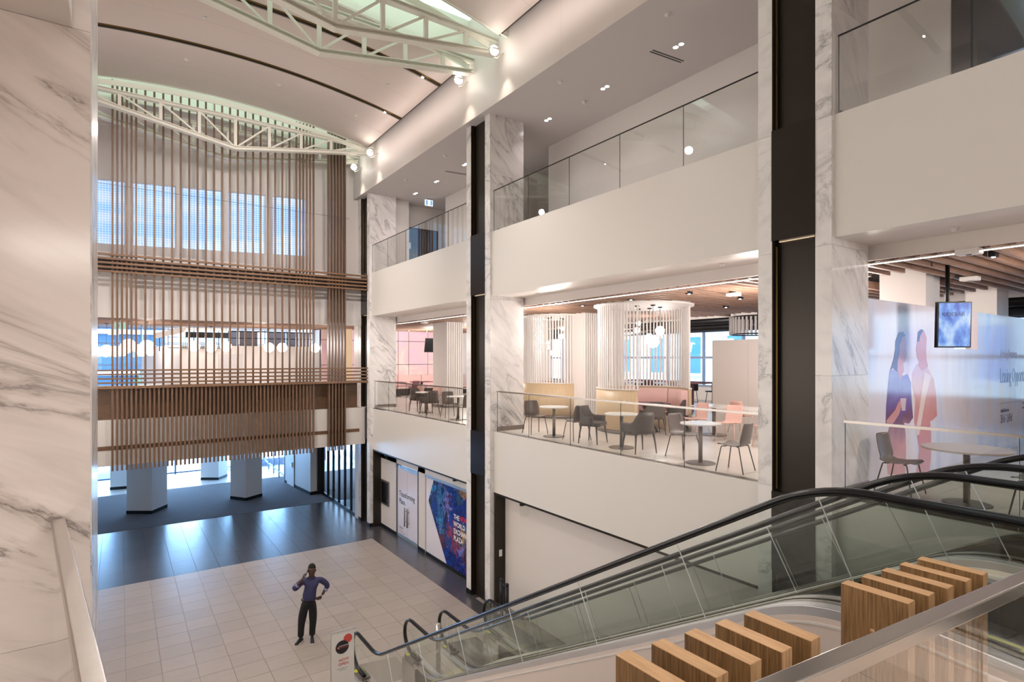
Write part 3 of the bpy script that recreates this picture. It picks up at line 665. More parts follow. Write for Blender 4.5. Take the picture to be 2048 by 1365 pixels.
mw = struct('window_9', MB().box((XW+.03, 13.60, .05), (XW+.05, YW(851), 2.66)), plain('vinyl_white', hexc(232, 226, 234), .15))
obj('rail', MB().box((XW+.01, 13.60, 2.58), (XW+.055, YW(851), 2.68)), M['steel2'], mw)
obj('sill', MB().box((XW-.0, 13.60, 0), (XW+.055, YW(851), .1)), M['black'], mw)
mural, nt, b = newmat('abstract_mural'); N = nt.nodes; L = nt.links
tc = N.new('ShaderNodeTexCoord'); nz = N.new('ShaderNodeTexNoise'); nz.inputs['Scale'].default_value = 1.6; nz.inputs['Detail'].default_value = 2; nz.inputs['Distortion'].default_value = 2.4; L.new(tc.outputs['Object'], nz.inputs['Vector'])
vo = N.new('ShaderNodeTexVoronoi'); vo.inputs['Scale'].default_value = 2.2; ad = N.new('ShaderNodeVectorMath'); ad.operation = 'MULTIPLY_ADD'; ad.inputs[1].default_value = (.9, .9, .9); L.new(nz.outputs['Color'], ad.inputs[0]); L.new(tc.outputs['Object'], ad.inputs[2]); L.new(ad.outputs[0], vo.inputs['Vector'])
sp2 = N.new('ShaderNodeSeparateColor'); L.new(vo.outputs['Color'], sp2.inputs[0])
r = ramp(N, [(0, hexc(18, 22, 58)), (.18, hexc(24, 60, 150)), (.34, hexc(30, 40, 110)), (.46, hexc(70, 150, 205)), (.52, hexc(36, 30, 60)), (.64, hexc(150, 60, 110)), (.72, hexc(196, 150, 80)), (.8, hexc(28, 44, 96)), (.9, hexc(120, 120, 190)), (1, hexc(40, 26, 40))])
L.new(sp2.outputs[0], r.inputs[0])
n2 = N.new('ShaderNodeTexNoise'); n2.inputs['Scale'].default_value = 4; n2.inputs['Distortion'].default_value = 3; L.new(tc.outputs['Object'], n2.inputs['Vector']); r3 = ramp(N, [(.35, (.35, .35, .4, 1)), (.65, (1.3, 1.3, 1.4, 1))]); L.new(n2.outputs['Fac'], r3.inputs[0])
mx = N.new('ShaderNodeMix'); mx.data_type = 'RGBA'; mx.blend_type = 'MULTIPLY'; mx.inputs[0].default_value = 1; L.new(r.outputs[0], mx.inputs[6]); L.new(r3.outputs[0], mx.inputs[7]); L.new(mx.outputs[2], b.inputs['Base Color']); b.inputs['Roughness'].default_value = .2
XM = XW+.028
poly = [at(p, q, X=XM) for p, q in ((867, 961), (933, 983), (933, 1168), (899, 1149), (857, 1002))]
poly = [Vector((XM, max(p.y, 13.61), p.z)) for p in poly]
mu = obj('mural_print', MB().prism(poly, (.001, 0, 0)), mural, mw)
th = .205
for k, (s, c2) in enumerate((('THE', whi), ('WORLD', whi), ('EXCHANGE', whi), ('PLAZA', whi))):
    pz = at(907.5, 1037+14.2*k, X=XM)
    textX(s, th*1.02, XM-.003, pz.y, pz.z-.01, c2, mw, bold=.0025, sx=.9)
pz = at(919.2, 1041.3, X=XM); textX('NEW', th*1.02, XM-.003, pz.y, pz.z-.012, redi, mw, bold=.0025, sx=.9)
# small glass blade signs under the soffit
for px, lab in ((774, 'small glass blade sign above the dark cabinet'), (911, 'small glass blade sign above the mural window'), (1046, 'small glass blade sign over the plain ground floor wall')):
    y = Yof(px, 8.2); t = thing('blade_sign', lab, 'sign', (8.25, y, 2.9), 0, 'glass blade signs under the ground floor soffit')
    obj('bracket', MB().box((8.12, y-.03, 2.90), (8.38, y+.03, ZG-.05)), M['black'], t)
    obj('glass_plate', MB().box((8.13, y-.006, 2.62), (8.37, y+.006, 2.90)), M['glass_e'], t)
o = tag(obj('wall_box', MB().box((8.2, 12.385, 1.33), (8.29, 12.402, 1.50)), M['white']), 'small white box on the dark jamb beside the middle column', 'box')
# ================================================================ escalators
SL = math.tan(radians(30))
def yo(X): return -.133*(X-3.94)           # the landings run slightly askew
YT = 1.99                                   # crest at X = 3.94
def path_top(X, off, zt, r=1.3, y_end=-1.2, y_low=None, seg=9, drop=4.66):
    # polyline in (Y,z): upper level run, crest curve, incline, foot curve, lower run
    yc = YT+yo(X); yb = yc+drop/SL; zb = zt-drop
    if y_low is None: y_low = yb+.9
    pts = [(y_end+yo(X), zt)]
    L = r*math.tan(radians(15))
    for k in range(seg+1):
        a = radians(30)*k/seg; pts.append((yc-L+r*sin(a), zt-r*(1-cos(a))))
    for k in range(seg+1):
        a = radians(30)*(1-k/seg); pts.append((yb+L-r*sin(a), zb+r*(1-cos(a))))
    pts.append((y_low+yo(X), zb))
    return pts
def newel(cy, cz, r, s, n=10):             # half circle round the end, s=+1 towards +Y
    return [(cy+s*r*sin(pi*k/n), cz+r*cos(pi*k/n)) for k in range(n+1)]
def escalator(XA, XB_, label, lab_steps):
    t = thing('escalator', label, 'escalator', ((XA+XB_)/2, 6, 0), 0, None)
    rr = .34
    for X, side in ((XA, -1), (XB_, 1)):
        zt = 5.66; top = path_top(X, 0, zt)
        yl = 11.08-(X-3.94)*.075; top[-1] = (yl, zt-4.66)
        loop = newel(yl, zt-4.66-rr, rr, 1); loop2 = newel(top[0][0], zt-rr, rr, -1)
        pl = list(reversed(loop2))+top[1:-1]+loop
        pl = [(top[0][0]+.5, zt-2*rr)]+pl+[(yl-.35, zt-4.66-2*rr+.0)]
        obj('handrail', MB().tube([(X, y, z) for y, z in pl], .030, 10, sx=1.35), M['blackgloss'], t)
        # glass balustrade panels between handrail and deck
        deck = lambda y: None
        dz = .74
        full = list(reversed(loop2[1:]))+top[1:-1]+loop
        def zat(y, P):
            for (a, za), (b, zb2) in zip(P, P[1:]):
                if a <= y <= b: return za+(zb2-za)*(y-a)/max(b-a, 1e-6)
            return P[0][1] if y < P[0][0] else P[-1][1]
        ys0, ys1 = top[0][0]+.02, yl-.02
        joints = [ys0]; y = YT+yo(X)-1.25
        sp = [-1.25, 0.0]+[1.28*q+1.2 for q in range(0, 7)]
        js = [YT+yo(X)+q for q in sp if ys0+.3 < YT+yo(X)+q < ys1-.2]
        bounds = [ys0]+js+[ys1]
        for a, b in zip(bounds, bounds[1:]):
            a2 = a+.004; b2 = b-.004; tilt = .0
            up = []; lo = []
            m = 8
            for k in range(m+1):
                yy = a2+(b2-a2)*k/m
                up.append((yy, zat(yy, top)-.02)); 
            # lower edge is shifted so that the joints stand square to the slope
            for k in range(m+1):
                yy = a2+(b2-a2)*k/m
                inc = YT+yo(X)+.1 < yy < YT+yo(X)+8.0
                yl2 = max(ys0, yy-.30) if yy < YT+yo(X)+8.0 else yy
                if k == 0 and a == ys0: yl2 = yy
                lo.append((yl2, zat(yl2, top)-dz))
            pts = [(X-.005, p, q) for p, q in up]+[(X-.005, p, q) for p, q in reversed(lo)]
            obj('glass_panel', MB().prism(pts, (.01, 0, 0)), M['glass_e'], t)
            obj('panel_edge', MB().bar((X, lo[-1][0]+.006, lo[-1][1]), (X, up[-1][0]+.006, up[-1][1]), .006, .006, (1, 0, 0)), M['steel2'], t)
        # rounded glass end at the foot
        gp = [(X-.005, yl-.02, zt-4.68)]+[(X-.005, p, q) for p, q in newel(yl, zt-4.66-rr, rr-.03, 1)]+[(X-.005, yl-.02, zt-4.66-dz)]
        obj('glass_panel', MB().prism(gp, (.01, 0, 0)), M['glass_e'], t)
        # decks: inner steel strip, gasket, outer steel band and lip
        P = [(y, z-dz) for y, z in top]; P[-1] = (yl+.1, P[-1][1]); P = [(P[0][0]-.25, P[0][1])]+P[1:]
        def strip(x0, x1, z0, z1, mat, nm):
            mb = MB(); rows = [[(x0, y, z+z0), (x1, y, z+z0), (x1, y, z+z1), (x0, y, z+z1), (x0, y, z+z0)] for y, z in P]
            mb.grid(rows, False); mb.add(rows[0][:4], [(0, 1, 2, 3)]); mb.add(rows[-1][:4], [(3, 2, 1, 0)])
            return obj(nm, mb, mat, t)
        i = -side
        strip(X+i*.012, X+i*.10, -.02, .012, M['steel'], 'inner_deck')
        strip(X-i*.012, X-i*.06, -.02, .008, M['steel'], 'outer_deck')
        strip(X-i*.06, X-i*.066, -.02, -.0, M['black'], 'gasket')
        strip(X-i*.066, X-i*.16, -.03, .006, M['steel2'], 'outer_deck')
        strip(X-i*.16, X-i*.166, -.07, .0, M['steel2'], 'deck_lip')
        strip(X-i*.150, X-i*.172, -.115, -.100, M['tabw'], 'white_bead')
        strip(X+i*.09, X+i*.10, -.42, -.02, M['skirt'], 'skirt_panel')
        # cladding
        mb = MB(); rows = [[(X-i*.155, y, z-.06), (X-i*.155, y, max(z-1.25, .0))] for y, z in P]
        mb.grid(rows, False, .012); obj('cladding', mb, M['clad'], t)
    # steps
    st = MB(); w0 = XA+.105; w1 = XB_-.105
    stm = MB(); run = .40; rise = run*SL; dep = .40
    def step(y, z, mesh):
        o = D.objects.new('step', mesh); COL.objects.link(o); o.parent = t; o.location = (-(t.location.x)+(w0+w1)/2, y-t.location.y, z); o.rotation_euler = (0, 0, -.133); return o
    ww = (w1-w0)/2
    tr = MB(); tr.box((-ww, -.2, -.05), (ww, .2, -.008))
    for k in range(22):
        x = -ww+.02+(2*ww-.04)*k/21; tr.box((x-.008, -.198, -.008), (x+.008, .198, .0))
    tr.box((-ww, .19, -rise-.02), (ww, .2, -.008))
    me = tr.mesh('step'); me.materials.append(M['tread']); me.materials.append(M['yellow'])
    tr2 = MB(); tr2.box((-ww, .165, -.004), (ww, .2, .0015)).box((-ww, -.2, -.004), (-ww+.03, .2, .0015)).box((ww-.03, -.2, -.004), (ww, .2, .0015))
    me2 = tr2.mesh('step_edging'); me2.materials.append(M['yellow'])
    xm = (w0+w1)/2; yc = YT+yo(xm); n0 = 20
    ylist = [(yc-.6, Z2-.01), (yc-.2, Z2-.01)]
    for k in range(n0):
        y = yc+.2+run*k; z = Z2-.01-rise*(k+.35)
        if z < .03: break
        ylist.append((y, z))
    ylist.append((ylist[-1][0]+run, .0)); 
    for q, (y, z) in enumerate(ylist):
        s_ = step(y, z, me)
        e = D.objects.new('edging', me2); COL.objects.link(e); e.parent = s_
    # comb plates and landings
    ct = MB().prism([(w0, yc-.8+.06, Z2-.02), (w1, yc-.8-.06, Z2-.02), (w1, -1.4, Z2-.02), (w0, -1.3, Z2-.02)], (0, 0, .022)); obj('landing_plate', ct, M['steel'], t)
    ye = ylist[-1][0]+.2
    obj('landing_plate', MB().prism([(w0, ye+.05, 0), (w1, ye-.05, 0), (w1, ye+1.3, 0), (w0, ye+1.45, 0)], (0, 0, .012)), M['steel'], t)
    obj('comb', MB().prism([(w0, ye-.02, .0), (w1, ye-.14, .0), (w1, ye+.0, .0), (w0, ye+.12, .0)], (0, 0, .02)), M['yellow'], t)
    obj('comb', MB().prism([(w0, yc-.68, Z2-.01), (w1, yc-.80, Z2-.01), (w1, yc-.9, Z2-.01), (w0, yc-.78, Z2-.01)], (0, 0, .018)), M['yellow'], t)
    # steel newel bases at the foot
    for X, i in ((XA, 1), (XB_, -1)):
        b0 = MB().prism([(X-.16, yl-.5, 0), (X+.11, yl-.5, 0), (X+.11, yl+.12, 0), (X-.16, yl+.12, 0)], (0, 0, .24)); obj('newel_base', b0, M['steel'], t)
        obj('newel_cap', MB().box((X-.11, yl-.3, .24), (X+.11, yl+.11, .30)), M['post'], t)
        o = obj('warning_label', MB().box((X-.10, yl-.02, .301), (X-.02, yl+.09, .303)), M['yellow'], t)
    # underside truss box
    obj('truss_box', MB().prism([(XA-.12, 1.2, Z2-.62), (XA-.12, 2.1, Z2-.9), (XA-.12, 8.9, .02), (XA-.12, 10.2, .02), (XA-.12, 2.3, Z2-.35), (XA-.12, 1.2, Z2-.2)], (XB_-XA+.24, 0, 0)), M['clad'], t)
    return t
M['skirt'] = plain('dark_skirt', hexc(44, 44, 44), .25, .5)
M['clad'] = plain('escalator_cladding', hexc(222, 208, 198), .5)
M['tread'] = plain('dark_tread', hexc(58, 58, 58), .45, .6)
M['yellow'] = plain('safety_yellow', hexc(196, 192, 66), .5)
escalator(3.94, 5.06, 'nearest escalator, its glass side and steel deck crossing the whole foreground', '')
escalator(5.86, 6.98, 'second escalator, between the nearest one and the white wall', '')
def postobj(x, y, h, r, mat, name, label, cat, cap=True, group=None):
    t = thing(name, label, cat, (x, y, 0), 0, group)
    obj('post', MB().cyl((x, y), r, .012, h), mat, t); obj('foot', MB().cyl((x, y), r*2, 0, .014), mat, t)
    if cap: obj('cap', MB().sphere((x, y, h), r, 14, 8, (1, 1, .5)), mat, t)
    return t
p = at(895, 1305, Z=0)
postobj(5.46, 10.55, 1.0, .05, M['steel'], 'bollard', 'stainless steel bollard between the feet of the two escalators', 'bollard')
t = thing('barrier', 'short black post and rail barrier beside the middle column', 'barrier', (7.8, 11.6, 0))
pa = at(1013, 1250, X=7.80); 
for px, x in ((1014, 7.78), (1003, 7.85)):
    y = Yof(px, x); obj('post', MB().cyl((x, y), .045, 0, 1.0), M['black'], t); obj('cap', MB().sphere((x, y, 1.0), .05, 12, 8), M['black'], t)
obj('rail', MB().tube([(7.78, Yof(1014, 7.78), .93), (7.85, Yof(1003, 7.85), .93)], .018, 6), M['black'], t)
# roll-up sign by the nearest escalator foot
p0 = at(664, 1271, Z=None, Y=10.9); 
def sgn():
    yS = 10.55; a = at(662.5, 1269, Y=yS); b = at(708, 1259, Y=yS); zt = a.z
    zt = .5*(a.z+b.z); x0, x1 = a.x, b.x
    t = thing('sign_stand', 'white NOW OPEN sign stand with a red and a black disc by the escalator foot', 'sign', ((x0+x1)/2, yS, 0))
    obj('board', MB().box((x0, yS-.008, .12), (x1, yS+.008, zt)), M['tabw'], t)
    obj('top_rail', MB().box((x0-.015, yS-.014, zt), (x1+.03, yS+.014, zt+.03)), M['steel2'], t)
    obj('side_post', MB().box((x0-.02, yS-.01, .02), (x0, yS+.01, zt)), M['steel2'], t)
    obj('base', MB().box((x0-.03, yS-.16, 0), (x1+.03, yS+.16, .03)).box((x0+.2, yS-.02, .03), (x1-.2, yS+.02, .13)), M['steel2'], t)
    w = x1-x0; yf = yS-.0085; H = zt
    def disc(cx, cz, r, mat, dy, nm):
        obj(nm, MB().prism([(cx+r*cos(2*pi*k/40), yf-dy, cz+r*sin(2*pi*k/40)) for k in range(40)], (0, -.0008, 0)), mat, t)
    sc = w/.50
    disc(x0+w*.72, H-.34*w, .195*w, plain('sign_red', hexc(206, 76, 68), .4), .0, 'red_disc')
    disc(x0+w*.47, H-.66*w, .29*w, ink, .001, 'black_disc')
    textY('NOW', .17*w, yf-.003, x0+w*.31, H-1.27*w, redi, t)
    textY('OPEN', .17*w, yf-.003, x0+w*.30, H-1.45*w, redi, t)
    textY('In the Upper Level', .062*w, yf-.003, x0+w*.25, H-1.60*w, greyi, t)
    textY('Food Court', .062*w, yf-.003, x0+w*.35, H-1.68*w, greyi, t)
    textY('SHAWARMA', .072*w, yf-.003, x0+w*.345, H-.63*w, whi, t)
    textY('RESTAURANT', .060*w, yf-.003, x0+w*.345, H-.70*w, redi, t)
    obj('arrow', MB().prism([(x0+w*.25, yf-.002, H-.66*w), (x0+w*.33, yf-.002, H-.60*w), (x0+w*.33, yf-.002, H-.72*w)], (0, -.001, 0)), plain('pale_red', hexc(224, 150, 146), .4), t)
    return t
sgn()
# floor mat on the near gallery
o = tag(obj('floor_mat', MB().prism([(3.95, -.25, Z2+.001), (5.6, -.4, Z2+.001), (5.6, -2.4, Z2+.001), (3.95, -2.3, Z2+.001)], (0, 0, .012)), M['tread']), 'dark ribbed entrance mat on the near gallery floor', 'mat')
# ================================================================ cafe furniture
def shellmesh():
    # seat-and-back shell, faces -Y ; origin at floor
    prof = [(-.235, .452), (-.20, .468), (-.12, .455), (0, .438), (.10, .440), (.165, .465), (.200, .53), (.222, .62), (.242, .72), (.256, .80), (.262, .835)]
    wid = [.19, .215, .225, .225, .215, .205, .205, .21, .205, .19, .165]
    rows = []
    for (y, z), w_ in zip(prof, wid):
        r = []
        for k in range(9):
            s = -1+2*k/8; c = abs(s)**2.4
            if z < .5: r.append((s*w_, y, z+c*.022))
            else: r.append((s*w_, y-c*.045, z))
        rows.append(r)
    return MB().grid(rows, True, .011)
def shell_chair(name, label, mat, leg, group):
    t = thing(name, label, 'chair', (0, 0, -50), 0, group)
    obj('seat_shell', shellmesh(), mat, t, False)
    for sx in (-1, 1):
        for sy in (-1, 1):
            top = (sx*.15, sy*.10-.01, .437); kn = (sx*.19, sy*.15-.01, .432); ft = (sx*.245, sy*.235-.0, .006)
            obj('leg', MB().tube([top, kn, (kn[0]*1.03, kn[1]*1.03, kn[2]-.02), ft], .0095, 7), leg, t, False)
    obj('under_frame', MB().tube([(-.15, -.11, .436), (.15, -.11, .436)], .008, 6).tube([(-.15, .09, .432), (.15, .09, .432)], .008, 6), leg, t, False)
    return t
def arm_chair(name, label, mat, leg, group):
    t = thing(name, label, 'chair', (0, 0, -50), 0, group)
    s_ = MB(); n_ = 14
    seat = []
    s_.prism([(.27*(1 if abs(cos(a)) > .001 else 1)*max(-1, min(1, 1.25*cos(a))), .26*max(-1, min(1, 1.25*sin(a))), .40) for a in [2*pi*k/24 for k in range(24)]], (0, 0, .09))
    o = obj('seat', s_, mat, t, False); bevel(o, .02, 3)
    rows = []
    for k in range(21):
        a = pi*(k/20); x = .285*cos(a)*(1.0 if True else 1); 
        # U-shaped back: open at -Y
        f = k/20; y = .265*sin(a)**.55 if 0 < f < 1 else 0
        if f <= .12 or f >= .88: pass
        h = .84 if .28 < f < .72 else (.63+.21*max(0, 1-abs(f-.5)/.5*1.0)*1.0)
        b = min(1, max(0, (min(f, 1-f)-.16)/.16)); b = b*b*(3-2*b); h = .62+(.835-.62)*b
        yy = y-.16*(1-sin(a)) 
        rows.append([(x*1.0, yy+.02*(z-.42), z) for z in [.42+(h-.42)*q/5 for q in range(6)]])
    o = obj('backrest', MB().grid(rows, True, .032), mat, t, False)
    for sx in (-1, 1):
        for sy in (-1, 1):
            obj('leg', MB().tube([(sx*.21, sy*.19, .41), (sx*.235, sy*.215, .22), (sx*.255, sy*.235, .004)], [.024, .018, .011], 8), leg, t, False)
    return t
def round_table(name, label, r, group, tm, pm):
    t = thing(name, label, 'table', (0, 0, -50), 0, group)
    o = obj('top', MB().cyl((0, 0), r, .715, .74, 48), tm, t, False); bevel(o, .004, 2)
    obj('pedestal', MB().cyl((0, 0), .038, .02, .715, 20), pm, t, False)
    obj('base', MB().cyl((0, 0), .27, .0, .012, 40).cyl((0, 0), .26, .012, .02, 40, .25), pm, t, False)
    return t
gs = 'taupe shell chairs by the glass balustrade'; ga = 'taupe armchairs at the cafe tables'; gt = 'small round cafe tables'; gp = 'pink shell chairs'
pc = shell_chair('shell_chair', 'x', M['shell'], M['legd'], gs); pa_ = arm_chair('armchair', 'x', M['cloth_d'], M['cloth_d'], ga)
pp = shell_chair('shell_chair', 'x', M['pink'], M['pink'], gp); pt = round_table('cafe_table', 'x', .36, gt, M['tabw'], M['post'])
pt2 = round_table('cafe_table', 'x', .49, gt, M['tabg'], M['post'])
used = set()
def put(proto, x, y, rz, label, z=Z2):
    if proto.name in used: return dup(proto, (x, y, z), rz, label)
    used.add(proto.name); proto.location = (x, y, z); proto.rotation_euler = (0, 0, rz); proto['label'] = label; return proto
put(pt, 8.79, 10.84, 0, 'small round table between two shell chairs, right next to the middle column')
put(pt, 8.87, 8.64, 0, 'small round table between the two taupe armchairs')
put(pt, 8.74, 6.53, 0, 'small round table nearest the tall marble column beside the escalators')
put(pt, 8.94, 18.25, 0, 'small round table with two armchairs left of the middle column')
put(pt, 8.77, 15.60, 0, 'small round table half hidden by the left edge of the middle column')
put(pt2, 9.15, 2.69, 0, 'large round taupe table in front of the printed hoarding')
R = radians
put(pc, 8.72, 11.52, R(-8), 'taupe shell chair left of the first table after the middle column')
put(pc, 8.85, 10.06, R(172), 'taupe shell chair seen from behind, right of the first table after the middle column')
put(pa_, 8.84, 9.50, R(20), 'taupe armchair left of the armchair table, turned towards us')
put(pa_, 8.72, 8.0, R(168), 'taupe armchair with its back to us, right of the armchair table')
put(pc, 9.0, 7.12, R(-5), 'taupe shell chair between the rear-facing armchair and the nearest small table')
put(pc, 8.60, 5.72, R(190), 'taupe shell chair closest to the tall column, back turned')
put(pa_, 9.0, 18.95, R(15), 'taupe armchair on the left side of the far bay table')
put(pa_, 8.75, 17.55, R(185), 'taupe armchair with its back to us in the far bay')
put(pc, 8.85, 16.30, R(-8), 'taupe shell chair in the far bay left of the half hidden table')
put(pc, 8.7, 14.95, R(175), 'taupe shell chair cut off by the middle column in the far bay')
put(pc, 9.1, 3.45, R(0), 'taupe shell chair left of the large round table at the hoarding')
put(pc, 9.1, 1.95, R(178), 'taupe shell chair right of the large round table at the frame edge')
# long white table with pink chairs
t = thing('dining_table', 'long white table among the pink chairs in front of the white partition', 'table', (11.9, 7.6, Z2))
def place_T(): pass
ta = at(1392, 806, Z=Z2+.74); tb = at(1530, 812, Z=Z2+.74)
cx, cy = 12.15, 8.0
obj('top', MB().box((11.85, 6.3, Z2+.715), (12.65, 9.15, Z2+.745)), M['tabw'], t)
for y in (7.1, 8.75):
    obj('pedestal', MB().cyl((12.25, y), .045, Z2+.02, Z2+.715, 16), M['post'], t); obj('base', MB().cyl((12.25, y), .30, Z2, Z2+.02, 32), M['post'], t)
for (x, y, a, lb) in ((11.55, 8.75, 80, 'pink shell chair at the left end of the long white table, back turned'), (11.5, 7.8, 96, 'pink shell chair second from the left on the near side of the white table'),
                      (13.2, 8.6, -95, 'pink shell chair on the far side of the long white table'), (13.15, 7.45, -85, 'pink shell chair far side, cut by the tall column'), (11.5, 6.85, 90, 'pink shell chair near side, beside the tall column')):
    put(pp, x, y, R(a+180), lb)
pp2 = 0
put(pp, 9.9, 21.0, R(200), 'pink shell chair in front of the pink bench, left of two')
put(pp, 10.1, 19.9, R(190), 'pink shell chair in front of the pink bench, right of two')
# dark armchair near the round booth
put(pa_, 11.1, 9.72, R(-30+180), 'taupe armchair beside the curved booth behind the rear-facing armchair')
put(pa_, 12.25, 9.9, R(200), 'taupe armchair inside the opening of the curved booth')
# ================================================================ food court fit-out
# baffle ceiling
bc = struct('ceiling_11', MB().box((9.20, -6, 8.40), (26, 30, 8.5)), plain('dark_ceiling', hexc(60, 50, 44), .9), 'dark soffit above the timber baffles')
nb = 0
random.seed(3)
y = -1.4; k = 0
while y < 27.6:
    xe = 16.4+.5*sin(k*.9)+.3*((k % 3)-1)
    segs = [(9.24, xe)]
    if 3.9 < y < 5.1: segs = [(9.24, 10.95-.1*(k % 2)), (13.0, 15.2+.8*(y-4.4))]
    for a_, b_ in segs: obj('baffle', MB().box((a_, y-.03, 7.975), (b_, y+.03, 8.13)), M['baffle'], bc)
    y += .26; k += 1
for k in range(30):
    y = 22.35+.25*k if k < 26 else None
    if y is None: break
    if y > 27.5: 
        pass
    obj('baffle', MB().box((-1.5, y-.025, 7.975), (9.15, y+.025, 8.15)), M['baffle'], bc)
struct('ceiling_12', MB().box((-1.6, 22.3, 8.3), (9.2, 38, 8.4)), plain('brown_ceiling', hexc(150, 132, 122), .9), 'ceiling above the far upper floor')
# pink stone wall with bench
pinkm, nt, b = newmat('pink_stone'); N = nt.nodes; L = nt.links
tc = N.new('ShaderNodeTexCoord'); nz = N.new('ShaderNodeTexNoise'); nz.inputs['Scale'].default_value = .8; nz.inputs['Detail'].default_value = 5; nz.inputs['Distortion'].default_value = 1.2; L.new(tc.outputs['Object'], nz.inputs['Vector'])
r = ramp(N, [(.3, hexc(226, 208, 200)), (.45, hexc(224, 190, 188)), (.58, hexc(218, 184, 200)), (.72, hexc(216, 186, 164))]); L.new(nz.outputs['Fac'], r.inputs[0]); L.new(r.outputs[0], b.inputs['Base Color']); b.inputs['Roughness'].default_value = .35
ww = struct('wall_back_4', MB().box((8.1, 28.06, Z2), (16, 28.3, 8.6)), M['bronze'], 'wall of large pink stone panels behind the bench')
xs = [8.1, 9.2, 10.9, 11.75, 12.6, 14.4, 16]; zs = [Z2, 5.85, 7.35, 8.3]
xs = [8.1, 9.6, Xof(796.5, 28), Xof(817.5, 28), Xof(855.5, 28), Xof(893, 28), 16]; zs = [Z2, at(800, 729.5, Y=28).z, at(800, 683, Y=28).z, 8.3]
for a, b_ in zip(xs, xs[1:]):
    for c, d in zip(zs, zs[1:]): obj('stone_panel', MB().box((a+.012, 28.0, c+.012), (b_-.012, 28.06, d-.012)), pinkm, ww)
bn = thing('bench', 'long pink upholstered wall bench under the pink stone panels', 'bench', (11.5, 27.5, Z2))
zt = at(800, 751, Y=27.8).z
for k in range(5):
    x0 = 9.3+1.35*k; o = obj('back_cushion', MB().box((x0+.01, 27.75, Z2+.48), (x0+1.34, 27.97, zt)), M['pinkf'], bn); bevel(o, .03, 3)
obj('seat', MB().box((9.3, 27.3, Z2+.36), (16, 27.75, Z2+.48)), M['pinkf'], bn)
obj('plinth', MB().box((9.3, 27.35, Z2), (16, 27.95, Z2+.36)), M['walnut_d'], bn)
gm = 'maroon chairs and tables at the wall bench'
for k, x in enumerate((9.9, 11.4, 12.9)):
    t = thing('dining_table', ['dark table at the left end of the pink bench', 'dark table in the middle of the pink bench', 'dark table at the right of the pink bench'][k], 'table', (x, 26.7, Z2))
    obj('top', MB().box((x-.5, 26.4, Z2+.71), (x+.5, 27.2, Z2+.74)), M['maroon'], t); obj('pedestal', MB().box((x-.05, 26.75, Z2), (x+.05, 26.85, Z2+.71)), M['black'], t); obj('base', MB().box((x-.3, 26.6, Z2), (x+.3, 27.0, Z2+.02)), M['black'], t)
pm = shell_chair('shell_chair', 'x', M['maroon'], M['legd'], 'maroon shell chairs')
for x, y, lb in ((10.7, 25.8, 'maroon shell chair in front of the bench, left of two'), (12.0, 25.8, 'maroon shell chair in front of the bench, right of two')): put(pm, x, y, R(185), lb)
# wall mounted TVs
def tv(name, label, c, w_, h_, rz, tilt, mat, mats=M['black'], rod=True, zc=8.0):
    t = thing(name, label, 'screen', c)
    Rm = Matrix.Rotation(rz, 4, 'Z') @ Matrix.Rotation(tilt, 4, 'X')
    def bx(nm, a, b, m_):
        mb = MB().box(a, b); me = mb.mesh(nm); me.transform(Rm); me.materials.append(m_); o = D.objects.new(nm, me); COL.objects.link(o); o.parent = t; return o
    bx('casing', (-w_/2, -.03, -h_/2), (w_/2, .03, h_/2), mats); bx('display', (-w_/2+.02, -.034, -h_/2+.02), (w_/2-.02, -.030, h_/2-.02), mat)
    obj('drop_rod', MB().cyl((c[0]-.02*0, c[1]+.07), .03, c[2], zc, 12), M['black'], t)
    obj('mount', MB().box((c[0]-.05, c[1]+.05, c[2]-.06), (c[0]+.05, c[1]+.10, c[2]+.06)), M['black'], t)
    return t, Rm
c = at(866, 691, Y=24.5); tv('wall_screen', 'blank dark screen tilted forward beside the pink stone wall', (c.x+.15, 24.5, c.z), 1.15, .68, 0, radians(12), M['blackgloss'])
# columns inside the food court
def wcol(x0, y0, x1, y1, label, ribs=True):
    t = thing('clad_column', label, 'column', ((x0+x1)/2, (y0+y1)/2, Z2))
    obj('body', MB().box((x0, y0, Z2+.1), (x1, y1, 8.6)), M['white2'], t); obj('skirting', MB().box((x0-.012, y0-.012, Z2), (x1+.012, y1+.012, Z2+.1)), M['post'], t)
    if ribs:
        nr = 8
        for k in range(nr):
            x = x0+.04+(x1-x0-.08)*k/(nr-1); obj('rib', MB().box((x-.018, y0-.04, Z2+.1), (x+.018, y0, 8.2)), M['white'], t)
    return t
wcol(11.98, 13.3, 12.70, 14.17, 'white ribbed column between the two curved booths')
c1 = Xof(892, 19.5); wcol(c1, 19.5, c1+.75, 20.6, 'white ribbed column seen left of the middle column')
wcol(12.0, 4.13, 12.65, 4.89, 'broad white column standing behind the hoarding, left of the hanging screen', False)
wcol(16.0, 4.16, 16.8, 4.73, 'white column behind the hoarding, right of the hanging screen', False)
